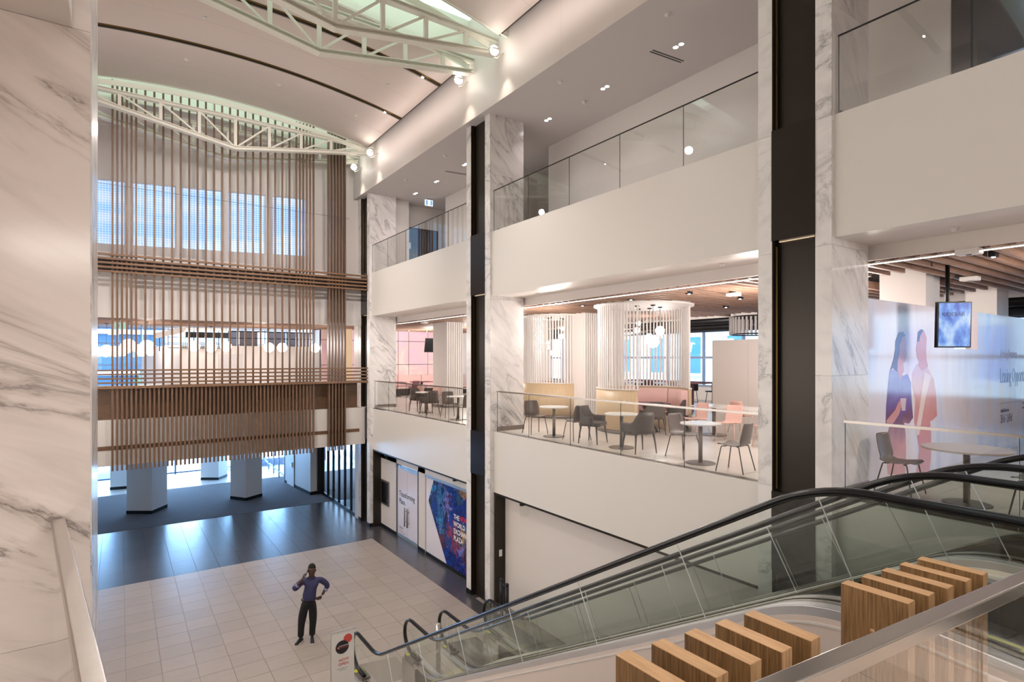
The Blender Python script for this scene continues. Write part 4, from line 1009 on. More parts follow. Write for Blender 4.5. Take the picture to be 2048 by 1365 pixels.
# curved booths with slatted screens
def booth(cx, cy, r, label, a0, a1, b0, b1, table=True):
    t = thing('curved_booth', label, 'booth', (cx, cy, Z2)); zb = Z2+1.12
    obj('ceiling_disc', MB().cyl((cx, cy), r+.12, 7.93, 7.99, 64), M['white'], t)
    n_ = int((a1-a0)*r/.095)
    me = MB().box((-.018, -.02, zb), (.018, .02, 7.93)).mesh('screen_slat'); me.materials.append(M['white'])
    for k in range(n_+1):
        a = a0+(a1-a0)*k/n_
        o = D.objects.new('screen_slat', me); COL.objects.link(o); o.parent = t; o.location = (r*cos(a), r*sin(a), -Z2); o.rotation_euler = (0, 0, a)
    def ring(ra, rb, z0, z1, aa, ab, mat, nm):
        N_ = max(8, int((ab-aa)*16)); mb = MB(); rows = []
        for k in range(N_+1):
            a = aa+(ab-aa)*k/N_; ca, sa = cos(a), sin(a)
            rows.append([(cx+q*ca, cy+q*sa, z) for q, z in ((ra, z0), (rb, z0), (rb, z1), (ra, z1), (ra, z0))])
        mb.grid(rows, True); mb.add(rows[0][:4], [(0, 1, 2, 3)]); mb.add(rows[-1][:4], [(3, 2, 1, 0)]); return obj(nm, mb, mat, t)
    ring(r-.03, r+.05, Z2+.1, zb, b0, b1, M['oak_l'], 'curved_base'); ring(r-.04, r+.06, zb, zb+.02, b0, b1, M['white'], 'capping'); ring(r-.02, r+.04, Z2, Z2+.1, b0, b1, M['post'], 'plinth')
    N_ = 5
    for k in range(N_):
        aa = b0+(b1-b0)*k/N_+.01; ab = b0+(b1-b0)*(k+1)/N_-.01
        ring(r-.22, r-.04, Z2+.42, zb-.04, aa, ab, M['pinkf'], 'back_cushion')
    ring(r-.62, r-.2, Z2+.34, Z2+.46, b0, b1, M['pinkf'], 'seat_cushion'); ring(r-.6, r-.1, Z2, Z2+.34, b0, b1, M['oak_l'], 'seat_base')
    return t
# booth near: opening faces the camera right side
booth(11.60, 10.50, 1.2, 'nearer curved booth with white slats around a pink seat and globe lights', R(-55), R(216), R(-55), R(216))
booth(12.35, 14.95, 1.2, 'farther curved booth of white slats left of the ribbed column', R(20), R(330), R(60), R(330))
t = thing('pedestal_table', 'dark round table inside the nearer curved booth', 'table', (11.45, 10.15, Z2))
obj('top', MB().cyl((11.45, 10.15), .55, Z2+.72, Z2+.75, 40), M['maroon'], t); obj('pedestal', MB().cyl((11.45, 10.15), .25, Z2, Z2+.3, 24, .06).cyl((11.45, 10.15), .06, Z2+.3, Z2+.72, 16, .2), M['black'], t)
# pendant globes
def globe(x, y, z, r, label, ztop=7.93, group=None, lit=True):
    t = thing('globe_pendant', label, 'light', (x, y, ztop), 0, group)
    obj('globe', MB().sphere((x, y, z), r, 20, 12), M['globe'], t); obj('stem', MB().cyl((x, y), .006, z+r, ztop, 6), M['black'], t); obj('canopy', MB().cyl((x, y), .06, ztop-.03, ztop, 16), M['black'], t)
gb = 'globe pendants over the nearer booth'
for px, py, Yv, r, lb in ((1277, 647, 10.9, .065, 'smallest globe pendant high on the left over the nearer booth'), (1274, 661, 10.3, .078, 'globe pendant on the left over the nearer booth, just below the smallest'),
                     (1320, 662, 10.2, .125, 'second largest globe pendant, right side over the nearer booth'), (1299, 674, 10.6, .09, 'globe pendant touching the largest one over the nearer booth'), (1306, 684, 9.9, .155, 'largest globe pendant over the nearer booth')):
    p = at(px, py, Y=Yv); globe(p.x, p.y, p.z, r, lb, group=gb)
for px, py, Yv, r, lb in ((1125, 658, 15.1, .07, 'upper right globe pendant over the farther booth'), (1123, 673, 14.9, .085, 'globe pendant below the upper right one over the farther booth'), (1095, 686, 15.2, .06, 'upper left small globe over the farther booth'), (1097, 695, 15.0, .065, 'middle left small globe over the farther booth'), (1103, 706, 14.8, .07, 'lowest small globe over the farther booth')):
    p = at(px, py, Y=Yv); globe(p.x, p.y, p.z, r, lb, group='globe pendants over the farther booth')
# globes seen through the timber screen
ORD = ['first', 'second', 'third', 'fourth', 'fifth', 'sixth', 'seventh', 'eighth', 'ninth', 'tenth', 'eleventh', 'twelfth', 'thirteenth', 'fourteenth', 'fifteenth', 'last']
gl = 'row of globe pendants behind the timber screen'
row = [(188, 702, .24), (197, 705, .2), (213, 702, .26), (230, 703, .24), (245, 702, .24), (257, 692, .33), (294, 694, .33), (283, 706, .18), (301, 705, .18), (388, 693, .26), (422, 694.5, .26), (452, 693, .26), (538, 695.5, .25), (564.5, 695.5, .25), (630, 696.5, .24), (653, 697, .24)]
for k, (px, py, r) in enumerate(row):
    p = at(px, py, Y=26.2 if r > .3 else (29.6 if r <= .2 else (28.2, 28.8)[k % 2])); rr = r if r <= .3 else .28
    globe(p.x, p.y, p.z, rr*.92, ORD[k]+' white globe pendant from the left in the row behind the timber screen', 7.975 if p.y < 28.7 else 8.30, gl)
# white kiosk with door beyond the far upper floor
kz = at(500, 692.5, Y=30).z
xk0 = Xof(364, 30); xk1 = Xof(655, 30)
kw = struct('wall_back_5', MB().prism([(xk0, 30, Z2), (xk1, 30, Z2), (xk1, 34, Z2), (xk0-1.4, 36, Z2)], (0, 0, kz-Z2)), M['white2'], 'white hoarding box across the far upper floor')
for px in (430, 520, 590): 
    x = Xof(px, 30); obj('joint', MB().box((x-.008, 29.992, Z2), (x+.008, 30, kz)), M['ceil'], kw)
d3 = struct('door_3', MB().box((Xof(438, 29.97), 29.96, Z2+.02), (Xof(484, 29.97), 29.99, Z2+2.15)), M['ceil'])
# black framed panel row above
fr = thing('bulkhead_frame', 'black framed grid of blue grey panels above the white box behind the screen', 'frame', (5, 31, kz))
z1 = 7.93; xa, xb3 = Xof(455, 31), Xof(626, 31)
obj('frame', MB().box((xa, 30.95, kz), (xb3, 31.0, kz+.03)).box((xa, 30.95, z1-.05), (xb3, 31, z1)).box((xa, 30.95, (kz+z1)/2), (xb3, 31, (kz+z1)/2+.04)), M['black'], fr)
pxs = [455, 478, 516, 536, 572, 598, 620]
bg_ = plain('blue_grey_panel', hexc(140, 150, 178), .5); bg2 = plain('grey_panel', hexc(112, 108, 120), .5)
for k, (a, b_) in enumerate(zip(pxs, pxs[1:])):
    if k == 2: continue
    obj('panel', MB().box((Xof(a, 31)+.02, 31.0, kz), (Xof(b_, 31)-.02, 31.03, z1)), bg2 if k == 1 else bg_, fr)
# canopy on the left of it
cn = thing('canopy', 'white steel canopy frame with dark boxes behind the left part of the screen', 'canopy', (2, 29, 7))
zc_ = 7.9
xs = [Xof(p_, 29.5) for p_ in range(318, 462, 18)]
obj('fascia_beam', MB().bar((Xof(313, 31), 31, 7.62), (Xof(370, 29), 29, 7.86), .1, .25).bar((Xof(370, 29), 29, 7.86), (Xof(462, 29.5), 29.5, 7.9), .1, .12), M['white'], cn)
for z in (7.02, 7.25, 7.5): obj('rail', MB().box((Xof(335, 29.5), 29.48, z), (Xof(458, 29.5), 29.52, z+.03)), M['black'], cn)
for k in range(22):
    x = Xof(366+4.2*k, 29.6); obj('rod', MB().box((x-.01, 29.55, 7.02), (x+.01, 29.57, 7.5)), M['black'], cn)
for k in range(6):
    x = Xof(372+14.5*k, 29.7); obj('dark_box', MB().box((x, 29.7, 7.52), (x+.28, 30.1, 7.78)), M['black'], cn)
obj('post', MB().box((Xof(318, 31), 31, 6.9), (Xof(318, 31)+.04, 31.05, 7.6)), M['black'], cn)
# light timber pier and pale wall at the right end
struct('wall_back_6', MB().box((Xof(692, 27.0), 27.0, Z2), (Xof(704, 27.0), 27.4, 8.3)), M['oak_l'], 'light oak pier end')
struct('wall_back_7', MB().box((xk1, 30.2, Z2), (Xof(692, 30), 30.5, 8.3)).box((Xof(625, 32), 32, Z2), (Xof(700, 32), 32.2, 8.3)), M['white2'], 'white wall behind the screen')
# end glazing of the upper floor and lobby
def glazing(name, pts0, pts1, z0, z1, nx, zbars, lab, wdt=.06, fm=None):
    a = Vector(pts0); b_ = Vector(pts1); d = (b_-a); t = struct(name, MB().bar((a.x, a.y, (z0+z1)/2), (b_.x, b_.y, (z0+z1)/2), .012, z1-z0), M['glass_w'], lab)
    for k in range(nx+1):
        p = a+d*k/nx; obj('mullion', MB().box((p.x-wdt/2, p.y-wdt/2, z0), (p.x+wdt/2, p.y+wdt/2, z1)), fm or M['winf'], t)
    for z in zbars: obj('transom', MB().bar((a.x, a.y, z), (b_.x, b_.y, z), wdt*.9, wdt), fm or M['winf'], t)
    return t
M['winf'] = plain('window_frame_grey', hexc(150, 160, 184), .5)
M['winb'] = plain('window_frame_blue', hexc(30, 66, 100), .5)
glazing('window_10', (-1.6, 38), (14, 38), Z2, 8.3, 12, (Z2+.05, 6.2, 7.4, 8.25), 'blue end glazing of the upper floor')
glazing('window_11', (-1.6, 37.2), (4.0, 37.2), 0, 3.2, 4, (.08, 1.0, 3.1), 'lobby glazing left of the revolving door', .08, M['winb'])
glazing('window_12', (6.0, 37.2), (11, 37.2), 0, 3.2, 4, (.35, 3.1), 'lobby glazing right of the revolving door', .08)
struct('trim_%d' % n, MB().box((6.0, 37.0, 0), (11, 37.15, .42)), M['winf'], 'low plinth under the lobby glazing'); n += 1
glazing('window_13', (7.18, 31.4), (7.3, 37.2), 0, 3.2, 4, (.35, 3.1), 'side glazing of the lobby', .07)
# revolving door
rv = struct('door_4', MB().tube([(5.0+1.0*cos(a), 37.2+1.0*sin(a), 3.0) for a in [2*pi*k/32 for k in range(32)]], .06, 6, closed=True), M['steel2'])
for a in (20, 110, 200, 290):
    obj('wing_glass', MB().bar((5, 37.2, 1.4), (5+.95*cos(R(a)), 37.2+.95*sin(R(a)), 1.4), .012, 2.6), M['glass_w'], rv)
    obj('wing_frame', MB().bar((5, 37.2, .08), (5+.95*cos(R(a)), 37.2+.95*sin(R(a)), .08), .05, .12).bar((5, 37.2, 2.75), (5+.95*cos(R(a)), 37.2+.95*sin(R(a)), 2.75), .05, .1).cyl((5+.95*cos(R(a)), 37.2+.95*sin(R(a))), .03, 0, 2.8, 8), M['winf'], rv)
obj('centre_post', MB().cyl((5, 37.2), .04, 0, 2.9, 10), M['winf'], rv)
for sa in (100, 280):
    rows = [[(5+1.02*cos(R(sa+k*16)), 37.2+1.02*sin(R(sa+k*16)), z) for z in (0, 3)] for k in range(6)]
    obj('curved_glass', MB().grid(rows, True, .01), M['glass_w'], rv)
# glass partition on the right of the lobby
gpt = struct('window_14', MB().box((8.11, 22.9, 0), (8.125, 27.75, 3.18)), M['glass'], 'black framed glass partition beside the lobby')
for k in range(7):
    y = 22.9+4.85*k/6; obj('mullion', MB().box((8.07, y-.04, 0), (8.17, y+.04, 3.18)), M['black'], gpt)
obj('transom', MB().box((8.07, 22.9, 0), (8.17, 27.75, .1)), M['black'], gpt); obj('transom', MB().box((8.07, 22.9, 3.05), (8.17, 27.75, 3.18)), M['black'], gpt)
struct('wall_right_12', MB().box((8.0, 22.4, 0), (8.4, 22.9, 3.18)), M['white'], 'white pier end beside the partition')
alight('daylight_in_lobby', (11.5, 30, 3.0), (3, 6), 260, (.45, .68, 1.0))
# lobby columns
def lobcol(cx, cy, s, ang, label):
    t = thing('lobby_column', label, 'column', (cx, cy, 0), ang)
    mb = MB()
    for k in range(4): pass
    obj('shaft', MB().box((-s/2, -s/2, .14), (s/2, s/2, 3.18)), M['white'], t, False); obj('base', MB().box((-s/2-.01, -s/2-.01, 0), (s/2+.01, s/2+.01, .14)), M['black'], t, False)
    for sgx in (-1, 1):
        obj('groove', MB().box((sgx*s*.22-.004, -s/2-.003, .14), (sgx*s*.22+.004, -s/2+.001, 3.18)), M['ceil'], t, False)
    return t
def ctr(p, q, s):    # near corner p, left corner q
    p = Vector(p); q = Vector(q); a = atan2(q.y-p.y, q.x-p.x); e = (q-p).normalized(); f = Vector((e.y, -e.x)); c = p+e*s/2+f*s/2; return c.x, c.y, a
c = ctr((4.77, 28.32), (4.26, 29.1), .95); lobcol(c[0], c[1], .95, c[2], 'white angled lobby column with dark base, right one near the carpet edge')
c = ctr((1.12, 28.18), (.22, 28.8), 1.06); lobcol(c[0], c[1], 1.06, c[2], 'white angled lobby column with dark base, left one near the carpet edge')
c = ctr((4.38, 34.03), (3.70, 34.5), .95); lobcol(c[0], c[1], .95, c[2], 'white lobby column standing before the revolving door')
c = ctr((.60, 34.3), (-.35, 34.5), 1.0); lobcol(c[0], c[1], 1.0, c[2], 'white lobby column half hidden behind the left one')
# ================================================================ right side of the food court
pt_ = struct('wall_right_13', MB().box((14.2, 5.2, Z2), (14.4, 10.2, 7.07)), M['white2'], 'white partition panels behind the long table')
for y in (9.05, 7.8): obj('joint', MB().box((14.19, y-.006, Z2), (14.2, y+.006, 7.07)), M['ceil'], pt_)
tag(obj('bar_table', MB().box((16.3, 12.2, Z2+1.05), (17.2, 15.8, Z2+1.1)).box((16.6, 12.9, Z2), (16.9, 13.2, Z2+1.05)).box((16.6, 14.7, Z2), (16.9, 15.0, Z2+1.05)), M['maroon']), 'high dark communal table in front of the daylight windows', 'table')
def stool(name, label):
    t = thing(name, label, 'stool', (0, 0, -50), 0, 'high stools at the communal table')
    obj('seat', MB().box((-.2, -.2, .72), (.2, .2, .76)).box((-.2, .18, .76), (.2, .21, 1.02)), M['legd'], t, False)
    for sx in (-1, 1):
        for sy in (-1, 1): obj('leg', MB().tube([(sx*.15, sy*.15, .72), (sx*.22, sy*.22, 0)], .012, 6), M['legd'], t, False)
    obj('footrest', MB().box((-.2, -.2, .28), (.2, -.18, .3)).box((-.2, .18, .28), (.2, .2, .3)), M['legd'], t, False)
    return t
s0 = stool('high_stool', 'x')
for k, (x, y, a) in enumerate(((15.9, 12.6, 90), (15.9, 13.5, 90), (15.9, 14.4, 90), (15.9, 15.3, 90), (17.6, 12.6, -90), (17.6, 13.6, -90), (17.6, 14.6, -90))):
    put(s0, x, y, R(a), ('near side' if a > 0 else 'window side')+' high stool of the communal table, '+['first', 'second', 'third', 'fourth', 'first', 'second', 'third'][k]+' from the white partition')
glazing('window_15', (22.5, -4), (22.5, 29), Z2+.6, 8.3, 16, (Z2+.65, 6.6, 8.2), 'daylight windows along the far side of the food court', .1)
struct('wall_right_14', MB().box((22.4, -6, Z2), (22.6, 30, Z2+.6)).box((16, 28, Z2), (22.6, 28.3, 8.6)), M['white'])
# dark services zone
sv = thing('ceiling_services', 'dark ducts and pipes under the open ceiling near the windows', 'ducts', (19.5, 12, 8.2))
random.seed(5)
for k in range(9):
    x = 17.4+.55*k; z = 7.75+.25*random.random(); obj('duct', MB().tube([(x, 3, z), (x+.3*random.random(), 27, z)], .06+.10*random.random(), 8), M['post'] if k % 2 else M['black'], sv)
for k in range(5): obj('pipe', MB().tube([(17.2, 6+4.1*k, 7.9), (22.2, 6.3+4.1*k, 7.9)], .05, 8), M['black'], sv)
struct('ceiling_13', MB().box((17.3, -6, 7.98), (17.6, 30, 8.39)), M['white2'], 'white drop bulkhead behind the baffles')
dr = thing('drum_shade', 'grey ribbed drum hanging at the edge of the baffles by the tall column', 'shade', (14.9, 7.7, 7.9))
pc_ = at(1508, 645, X=14.9); 
for k in range(40):
    a = 2*pi*k/40; x = 15.1+.75*cos(a); y = pc_.y+.75*sin(a); obj('rib', MB().box((x-.02, y-.02, 7.25), (x+.02, y+.02, 7.72)), M['ceil'], dr)
obj('ring', MB().tube([(15.1+.76*cos(2*pi*k/32), pc_.y+.76*sin(2*pi*k/32), 7.24) for k in range(32)], .02, 6, closed=True).tube([(15.1+.76*cos(2*pi*k/32), pc_.y+.76*sin(2*pi*k/32), 7.74) for k in range(32)], .02, 6, closed=True), M['black'], dr)
obj('rod', MB().cyl((15.1, pc_.y), .02, 7.74, 8.39, 8), M['black'], dr)
# building across the street
ob = thing('street_building', 'pale stone building with tall blue windows seen through the food court glazing', 'building', (34, 14, 0))
obj('wall', MB().box((34, -20, -4), (36, 45, 22)), plain('pale_stone', hexc(226, 222, 210), .8), ob)
bw = plain('far_window_blue', hexc(96, 150, 205), .2)
for i in range(16):
    for j in range(4):
        y = -12+3.4*i; z = 1.2+4.3*j; w_ = obj('window', MB().box((33.95, y, z), (34.0, y+1.2, z+2.6)), bw, ob)
        obj('sill', MB().box((33.8, y-.15, z-.2), (34, y+1.35, z)), M['white'], ob)
ob2 = thing('office_tower', 'blue glass office facade seen beyond the far upper floor', 'building', (-10, 60, 0))
obj('facade', MB().box((-30, 60, -2), (3.4, 64, 40)), plain('tower_glass', hexc(70, 104, 132), .3), ob2)
for k in range(18): obj('fin', MB().box((-29+1.8*k, 59.8, -2), (-28.85+1.8*k, 60, 40)), M['winf'], ob2)
for k in range(10): obj('band', MB().box((-30, 59.7, 1.5+3.6*k), (3.4, 60, 1.9+3.6*k)), M['white'], ob2)
tr = tag(obj('street_tree', MB().sphere((2.3, 47, 4.6), 1.3, 24, 16, (1, 1, 1.3)), plain('tree_leaf', hexc(120, 150, 110), .8)), 'pale green tree outside the end windows behind the screen', 'tree')
me = tr.data
for v in me.vertices: v.co += Vector((random.uniform(-.3, .3), random.uniform(-.3, .3), random.uniform(-.3, .3)))
obj('trunk', MB().cyl((2.3, 47), .12, 0, 4), M['walnut_d'], tr, False)
struct('floor_10', MB().box((-40, 39.5, -.4), (60, 70, -.02)), plain('pavement', hexc(200, 200, 200), .9))
# ================================================================ printed hoarding
HY = 3.86
hm, nt, b = newmat('printed_hoarding'); N = nt.nodes; L = nt.links
tc = N.new('ShaderNodeTexCoord'); mp = N.new('ShaderNodeMapping'); mp.inputs['Scale'].default_value = (1.3, 1, .38); L.new(tc.outputs['Object'], mp.inputs[0])
nz = N.new('ShaderNodeTexNoise'); nz.inputs['Scale'].default_value = .9; nz.inputs['Detail'].default_value = 2.5; L.new(mp.outputs[0], nz.inputs['Vector'])
r = ramp(N, [(.32, hexc(212, 204, 222)), (.45, hexc(232, 222, 228)), (.55, hexc(226, 228, 246)), (.68, hexc(184, 200, 240))]); L.new(nz.outputs['Fac'], r.inputs[0]); L.new(r.outputs[0], b.inputs['Base Color']); b.inputs['Roughness'].default_value = .12
zt1 = 7.43
xa = Xof(1908, HY); xb_ = Xof(1955, HY)
zl = at(1930, 699, Y=HY).z; zr = at(1955, 625, Y=HY).z
hb = struct('wall_right_15', MB().box((XI+.0, HY, Z2), (xa, HY+.12, zt1)).box((xa, HY, Z2), (xb_, HY+.12, zl)).box((xb_, HY, Z2), (21, HY+.12, zr)), hm, 'printed hoarding wall with two figures and leasing text')
obj('lettering', textmesh('Leasing Op', .30, bold=.004), None) if False else None
bl = plain('print_blue', hexc(96, 128, 196), .3); nv = plain('print_navy', hexc(52, 56, 104), .3)
p0 = at(2000, 766, Y=HY); textY('Leasing Opportunities', .44, HY-.002, p0.x, p0.z, bl, hb, sx=.57, bold=.002)
p0 = at(2001, 716, Y=HY); textY('Elevating Downtown', .26, HY-.002, p0.x, p0.z, plain('print_lilac', hexc(192, 190, 226), .3), hb, sx=.5)
p0 = at(2001, 847, Y=HY); textY('354 sf – 2,474 sf', .25, HY-.002, p0.x, p0.z, nv, hb, sx=.46)
p0 = at(2001, 826, Y=HY); textY('Available Units From:', .12, HY-.002, p0.x, p0.z, nv, hb, sx=.52)
q0 = at(2000, 808, Y=HY); q1 = at(2040, 802.5, Y=HY); obj('rule', MB().box((q0.x, HY-.002, q0.z-.004), (q1.x, HY-.001, q0.z+.004)), nv, hb)
p0 = at(2044, 808, Y=HY); textY('Perfect for', .07, HY-.002, p0.x, p0.z, nv, hb); p0 = at(2044, 818, Y=HY); textY('Medical', .07, HY-.002, p0.x, p0.z, nv, hb)
def printm(name, stops, z0, z1):
    m_, nt, b = newmat(name); N = nt.nodes; L = nt.links; tc = N.new('ShaderNodeTexCoord'); s_ = N.new('ShaderNodeSeparateXYZ'); L.new(tc.outputs['Object'], s_.inputs[0])
    nz = N.new('ShaderNodeTexNoise'); nz.inputs['Scale'].default_value = 5; L.new(tc.outputs['Object'], nz.inputs['Vector'])
    a_ = N.new('ShaderNodeMath'); a_.operation = 'MULTIPLY_ADD'; a_.inputs[1].default_value = .5; L.new(nz.outputs['Fac'], a_.inputs[0]); L.new(s_.outputs[2], a_.inputs[2])
    mr = N.new('ShaderNodeMapRange'); mr.inputs['From Min'].default_value = z0+.25; mr.inputs['From Max'].default_value = z1+.25; L.new(a_.outputs[0], mr.inputs['Value'])
    r = ramp(N, stops); L.new(mr.outputs['Result'], r.inputs[0]); L.new(r.outputs[0], b.inputs['Base Color']); b.inputs['Roughness'].default_value = .12; return m_
zz0 = at(1800, 950, Y=HY).z; zz1 = at(1800, 660, Y=HY).z
st1 = [(0, hexc(214, 160, 160)), (.2, hexc(196, 130, 132)), (.38, hexc(120, 80, 110)), (.5, hexc(118, 100, 170)), (.7, hexc(150, 148, 202)), (1, hexc(150, 156, 200))]
pw_ = printm('print_woman', st1, zz0, zz1)
pmn = printm('print_man', [(0, hexc(206, 150, 160)), (.25, hexc(206, 128, 132)), (.5, hexc(214, 164, 168)), (.7, hexc(220, 190, 196)), (1, hexc(214, 180, 190))], zz0, zz1)
skn = plain('print_skin', hexc(206, 150, 150), .15); hrm = plain('print_hair', hexc(96, 84, 130), .15); cupm = plain('print_cup', hexc(210, 190, 206), .15)
def pr(nm, pts, mat, dy):
    P_ = [at(x, y_, Y=HY) for x, y_ in pts]; obj(nm, MB().prism([(p.x, HY-dy, p.z) for p in P_], (0, -.0008, 0)), mat, hb)
# woman
pr('printed_figure', [(1779, 742), (1790, 738), (1806, 752), (1815, 748), (1822, 766), (1823, 800), (1826, 836), (1818, 848), (1808, 846), (1811, 868), (1812, 900), (1811, 950), (1776, 950), (1772, 912), (1769, 905), (1774, 870), (1779, 852), (1771, 848), (1772, 812), (1776, 770)], pw_, .001)
pr('printed_figure', [(1800, 664), (1808, 666), (1812, 678), (1812, 692), (1813, 706), (1811, 722), (1806, 728), (1808, 742), (1800, 760), (1794, 740), (1794, 700)], skn, .002)
pr('printed_figure', [(1797, 666), (1806, 664), (1811, 672), (1804, 676), (1799, 690), (1798, 708), (1795, 722), (1794, 744), (1786, 736), (1780, 742), (1787, 718), (1790, 700), (1791, 682)], hrm, .003)
pr('printed_figure', [(1772, 842), (1790, 820), (1796, 806), (1800, 800), (1803, 806), (1800, 822), (1796, 832), (1784, 850), (1774, 852)], skn, .003)
pr('printed_figure', [(1800, 797), (1812, 797), (1810, 822), (1803, 822)], cupm, .004)
# man
pr('printed_figure', [(1834, 728), (1843, 736), (1848, 728), (1858, 740), (1868, 760), (1872, 790), (1874, 832), (1864, 842), (1860, 842), (1862, 870), (1862, 915), (1858, 948), (1832, 948), (1838, 900), (1832, 860), (1828, 846), (1830, 800), (1824, 772), (1824, 748)], pmn, .0006)
pr('printed_figure', [(1836, 664), (1842, 659), (1849, 663), (1853, 676), (1852, 704), (1853, 720), (1856, 734), (1844, 742), (1836, 730), (1838, 724), (1834, 716), (1832, 700), (1834, 684)], skn, .0016)
pr('printed_figure', [(1836, 664), (1842, 659), (1847, 661), (1840, 672), (1838, 684), (1834, 684)], hrm, .0026)
pr('printed_figure', [(1848, 744), (1862, 752), (1850, 800), (1838, 870), (1830, 872), (1838, 820)], plain('print_pale', hexc(232, 214, 212), .15), .0026)
# column + portrait screen in front
scr, nt, b = newmat('screen_picture'); N = nt.nodes; L = nt.links; tc = N.new('ShaderNodeTexCoord'); nz = N.new('ShaderNodeTexNoise'); nz.inputs['Scale'].default_value = 6; nz.inputs['Detail'].default_value = 5; mp = N.new('ShaderNodeMapping'); mp.inputs['Scale'].default_value = (1.5, 1, .8); L.new(tc.outputs['Object'], mp.inputs[0]); L.new(mp.outputs[0], nz.inputs['Vector'])
r = ramp(N, [(.35, hexc(40, 92, 200)), (.5, hexc(104, 160, 240)), (.68, hexc(190, 222, 255))]); L.new(nz.outputs['Fac'], r.inputs[0]); L.new(r.outputs[0], b.inputs['Emission Color']); b.inputs['Emission Strength'].default_value = .85; b.inputs['Base Color'].default_value = (.02, .02, .05, 1)
c = at(1906, 650, Y=3.25)
t, Rm = tv('hanging_screen', 'blue lit portrait screen hanging on a black pole in front of the hoarding', (c.x, c.y, c.z), .50, .70, radians(-38), radians(2), scr, zc=8.0)
me = textmesh('KIDEBAR', .085); me.transform(Matrix(((1, 0, 0, -.19), (0, 0, -1, -.036), (0, 1, 0, .13), (0, 0, 0, 1)))); me.transform(Rm); me.materials.append(nv); o = D.objects.new('lettering', me); COL.objects.link(o); o.parent = t
# ================================================================ ceiling fittings
def puck(x, y, z, r, h, label, name='smoke_detector', mat='white', cat='detector', group=None):
    t = thing(name, label, cat, (x, y, z), 0, group); obj('base', MB().cyl((x, y), r, z-.012, z, 20), M[mat], t); obj('sensor', MB().cyl((x, y), r*.45, z-h, z-.012, 16, r*.8), M[mat], t); return t
g3 = 'twin downlights in the top gallery ceiling'
for k, (px, py) in enumerate(((1357, 91), (1210, 175), (1096, 239), (930, 329), (873, 363), (831, 387))):
    p = at(px, py, Z=ZC3); lab = ['nearest', 'second', 'third', 'fourth, at the middle column,', 'fifth', 'farthest'][k]
    t = thing('twin_downlight', lab+' twin downlight in the top gallery ceiling', 'light', p, 0, g3)
    for s in (-1, 1):
        x = p.x; y = p.y+s*.07
        obj('trim', MB().tube([(x+.055*cos(2*pi*q/16), y+.055*sin(2*pi*q/16), ZC3-.004) for q in range(16)], .006, 5, closed=True), M['white'], t)
        obj('lamp', MB().cyl((x, y), .05, ZC3-.010, ZC3-.003, 16), M['down'], t)
    slight('downlight_beam', (p.x, p.y, ZC3-.03), 45, (1, .9, .9), 120, .7, .05, (p.x, p.y, 0))
for y in (2.2, -.5):
    slight('downlight_beam', (9.7, y, ZC3-.03), 45, (1, .9, .9), 120, .7, .05, (9.7, y, 0))
for px, py, lb in ((1334, 28, 'near the top of the picture'), (1120, 163, 'above the middle bay balustrade'), (890, 311, 'left of the middle column'), (812, 360, 'close to the far column')):
    p = at(px, py, Z=ZC3); puck(p.x, p.y, ZC3, .07, .05, 'white smoke detector on the top gallery ceiling, '+lb)
p = at(1168, 201, Z=ZC3); puck(p.x, p.y, ZC3, .08, .09, 'white dome camera on the top gallery ceiling between two twin downlights', 'dome_camera', 'white', 'camera')
for a, b_, lb in (((1300, 103), (1362, 125), 'black linear air slot in the top gallery ceiling, near one'), ((890, 343), (932, 350), 'black linear air slot in the top gallery ceiling, left of the middle column')):
    p = at(*a, Z=ZC3); q = at(*b_, Z=ZC3); t = thing('air_slot', lb, 'vent', (p+q)/2)
    obj('slot', MB().bar((p.x, p.y, ZC3-.002), (q.x, q.y, ZC3-.002), .03, .004), M['black'], t); obj('slot', MB().bar((p.x+.0, p.y-.07, ZC3-.002), (q.x, q.y-.07, ZC3-.002), .03, .004), M['black'], t)
for (px, py, lb) in ((1444, 528, 'over the nearest small cafe table'), (1075, 587, 'beside the middle column'), (1909, 456, 'above the printed hoarding'), (801, 632, 'close to the far column')):
    p = at(px, py, Z=8.2); puck(p.x, p.y, 8.2, .06, .05, 'white smoke detector on the soffit '+lb)
for (px, py, lb) in ((1938, 505, 'white box sensor on the baffles, larger near one'), (1940, 559, 'white box sensor on the baffles behind the near one'), (1467, 590, 'white sensor on the baffles left of the tall column'), (849, 646, 'white sensor on the baffles in the far bay')):
    p = at(px, py, Z=7.93); t = thing('ceiling_sensor', lb, 'sensor', p); o = obj('body', MB().box((p.x-.10, p.y-.13, 7.90), (p.x+.10, p.y+.13, 7.975)), M['white'], t); bevel(o, .015, 3); obj('lens', MB().cyl((p.x, p.y), .04, 7.885, 7.90, 16), M['post'], t)
SQ = ['above the right end of the hoarding', 'behind the pole of the hanging screen', 'nearest the light strip above the nearer booth', 'left of the tall column', 'deeper in by the tall column', 'above the left part of the nearer booth', 'above the farther booth', 'far bay, left one', 'far bay, right one']
gk = 'small black square downlights between the baffles'
k = 0
for px, py in ((1987, 514), (1896, 582), (1378, 588), (1480, 598), (1452, 615), (1262, 600), (1165, 612), (818, 662), (854, 663)):
    p = at(px, py, Z=7.96); t = thing('square_downlight', 'small black square downlight between the timber baffles, '+SQ.pop(0), 'light', p, 0, gk); obj('casing', MB().box((p.x-.08, p.y-.04, 7.955), (p.x+.08, p.y+.04, 8.1)), M['black'], t); obj('lamp', MB().box((p.x-.02, p.y-.02, 7.951), (p.x+.02, p.y+.02, 7.955)), M['down'], t)
vg = 'small round fittings in the roof vault'
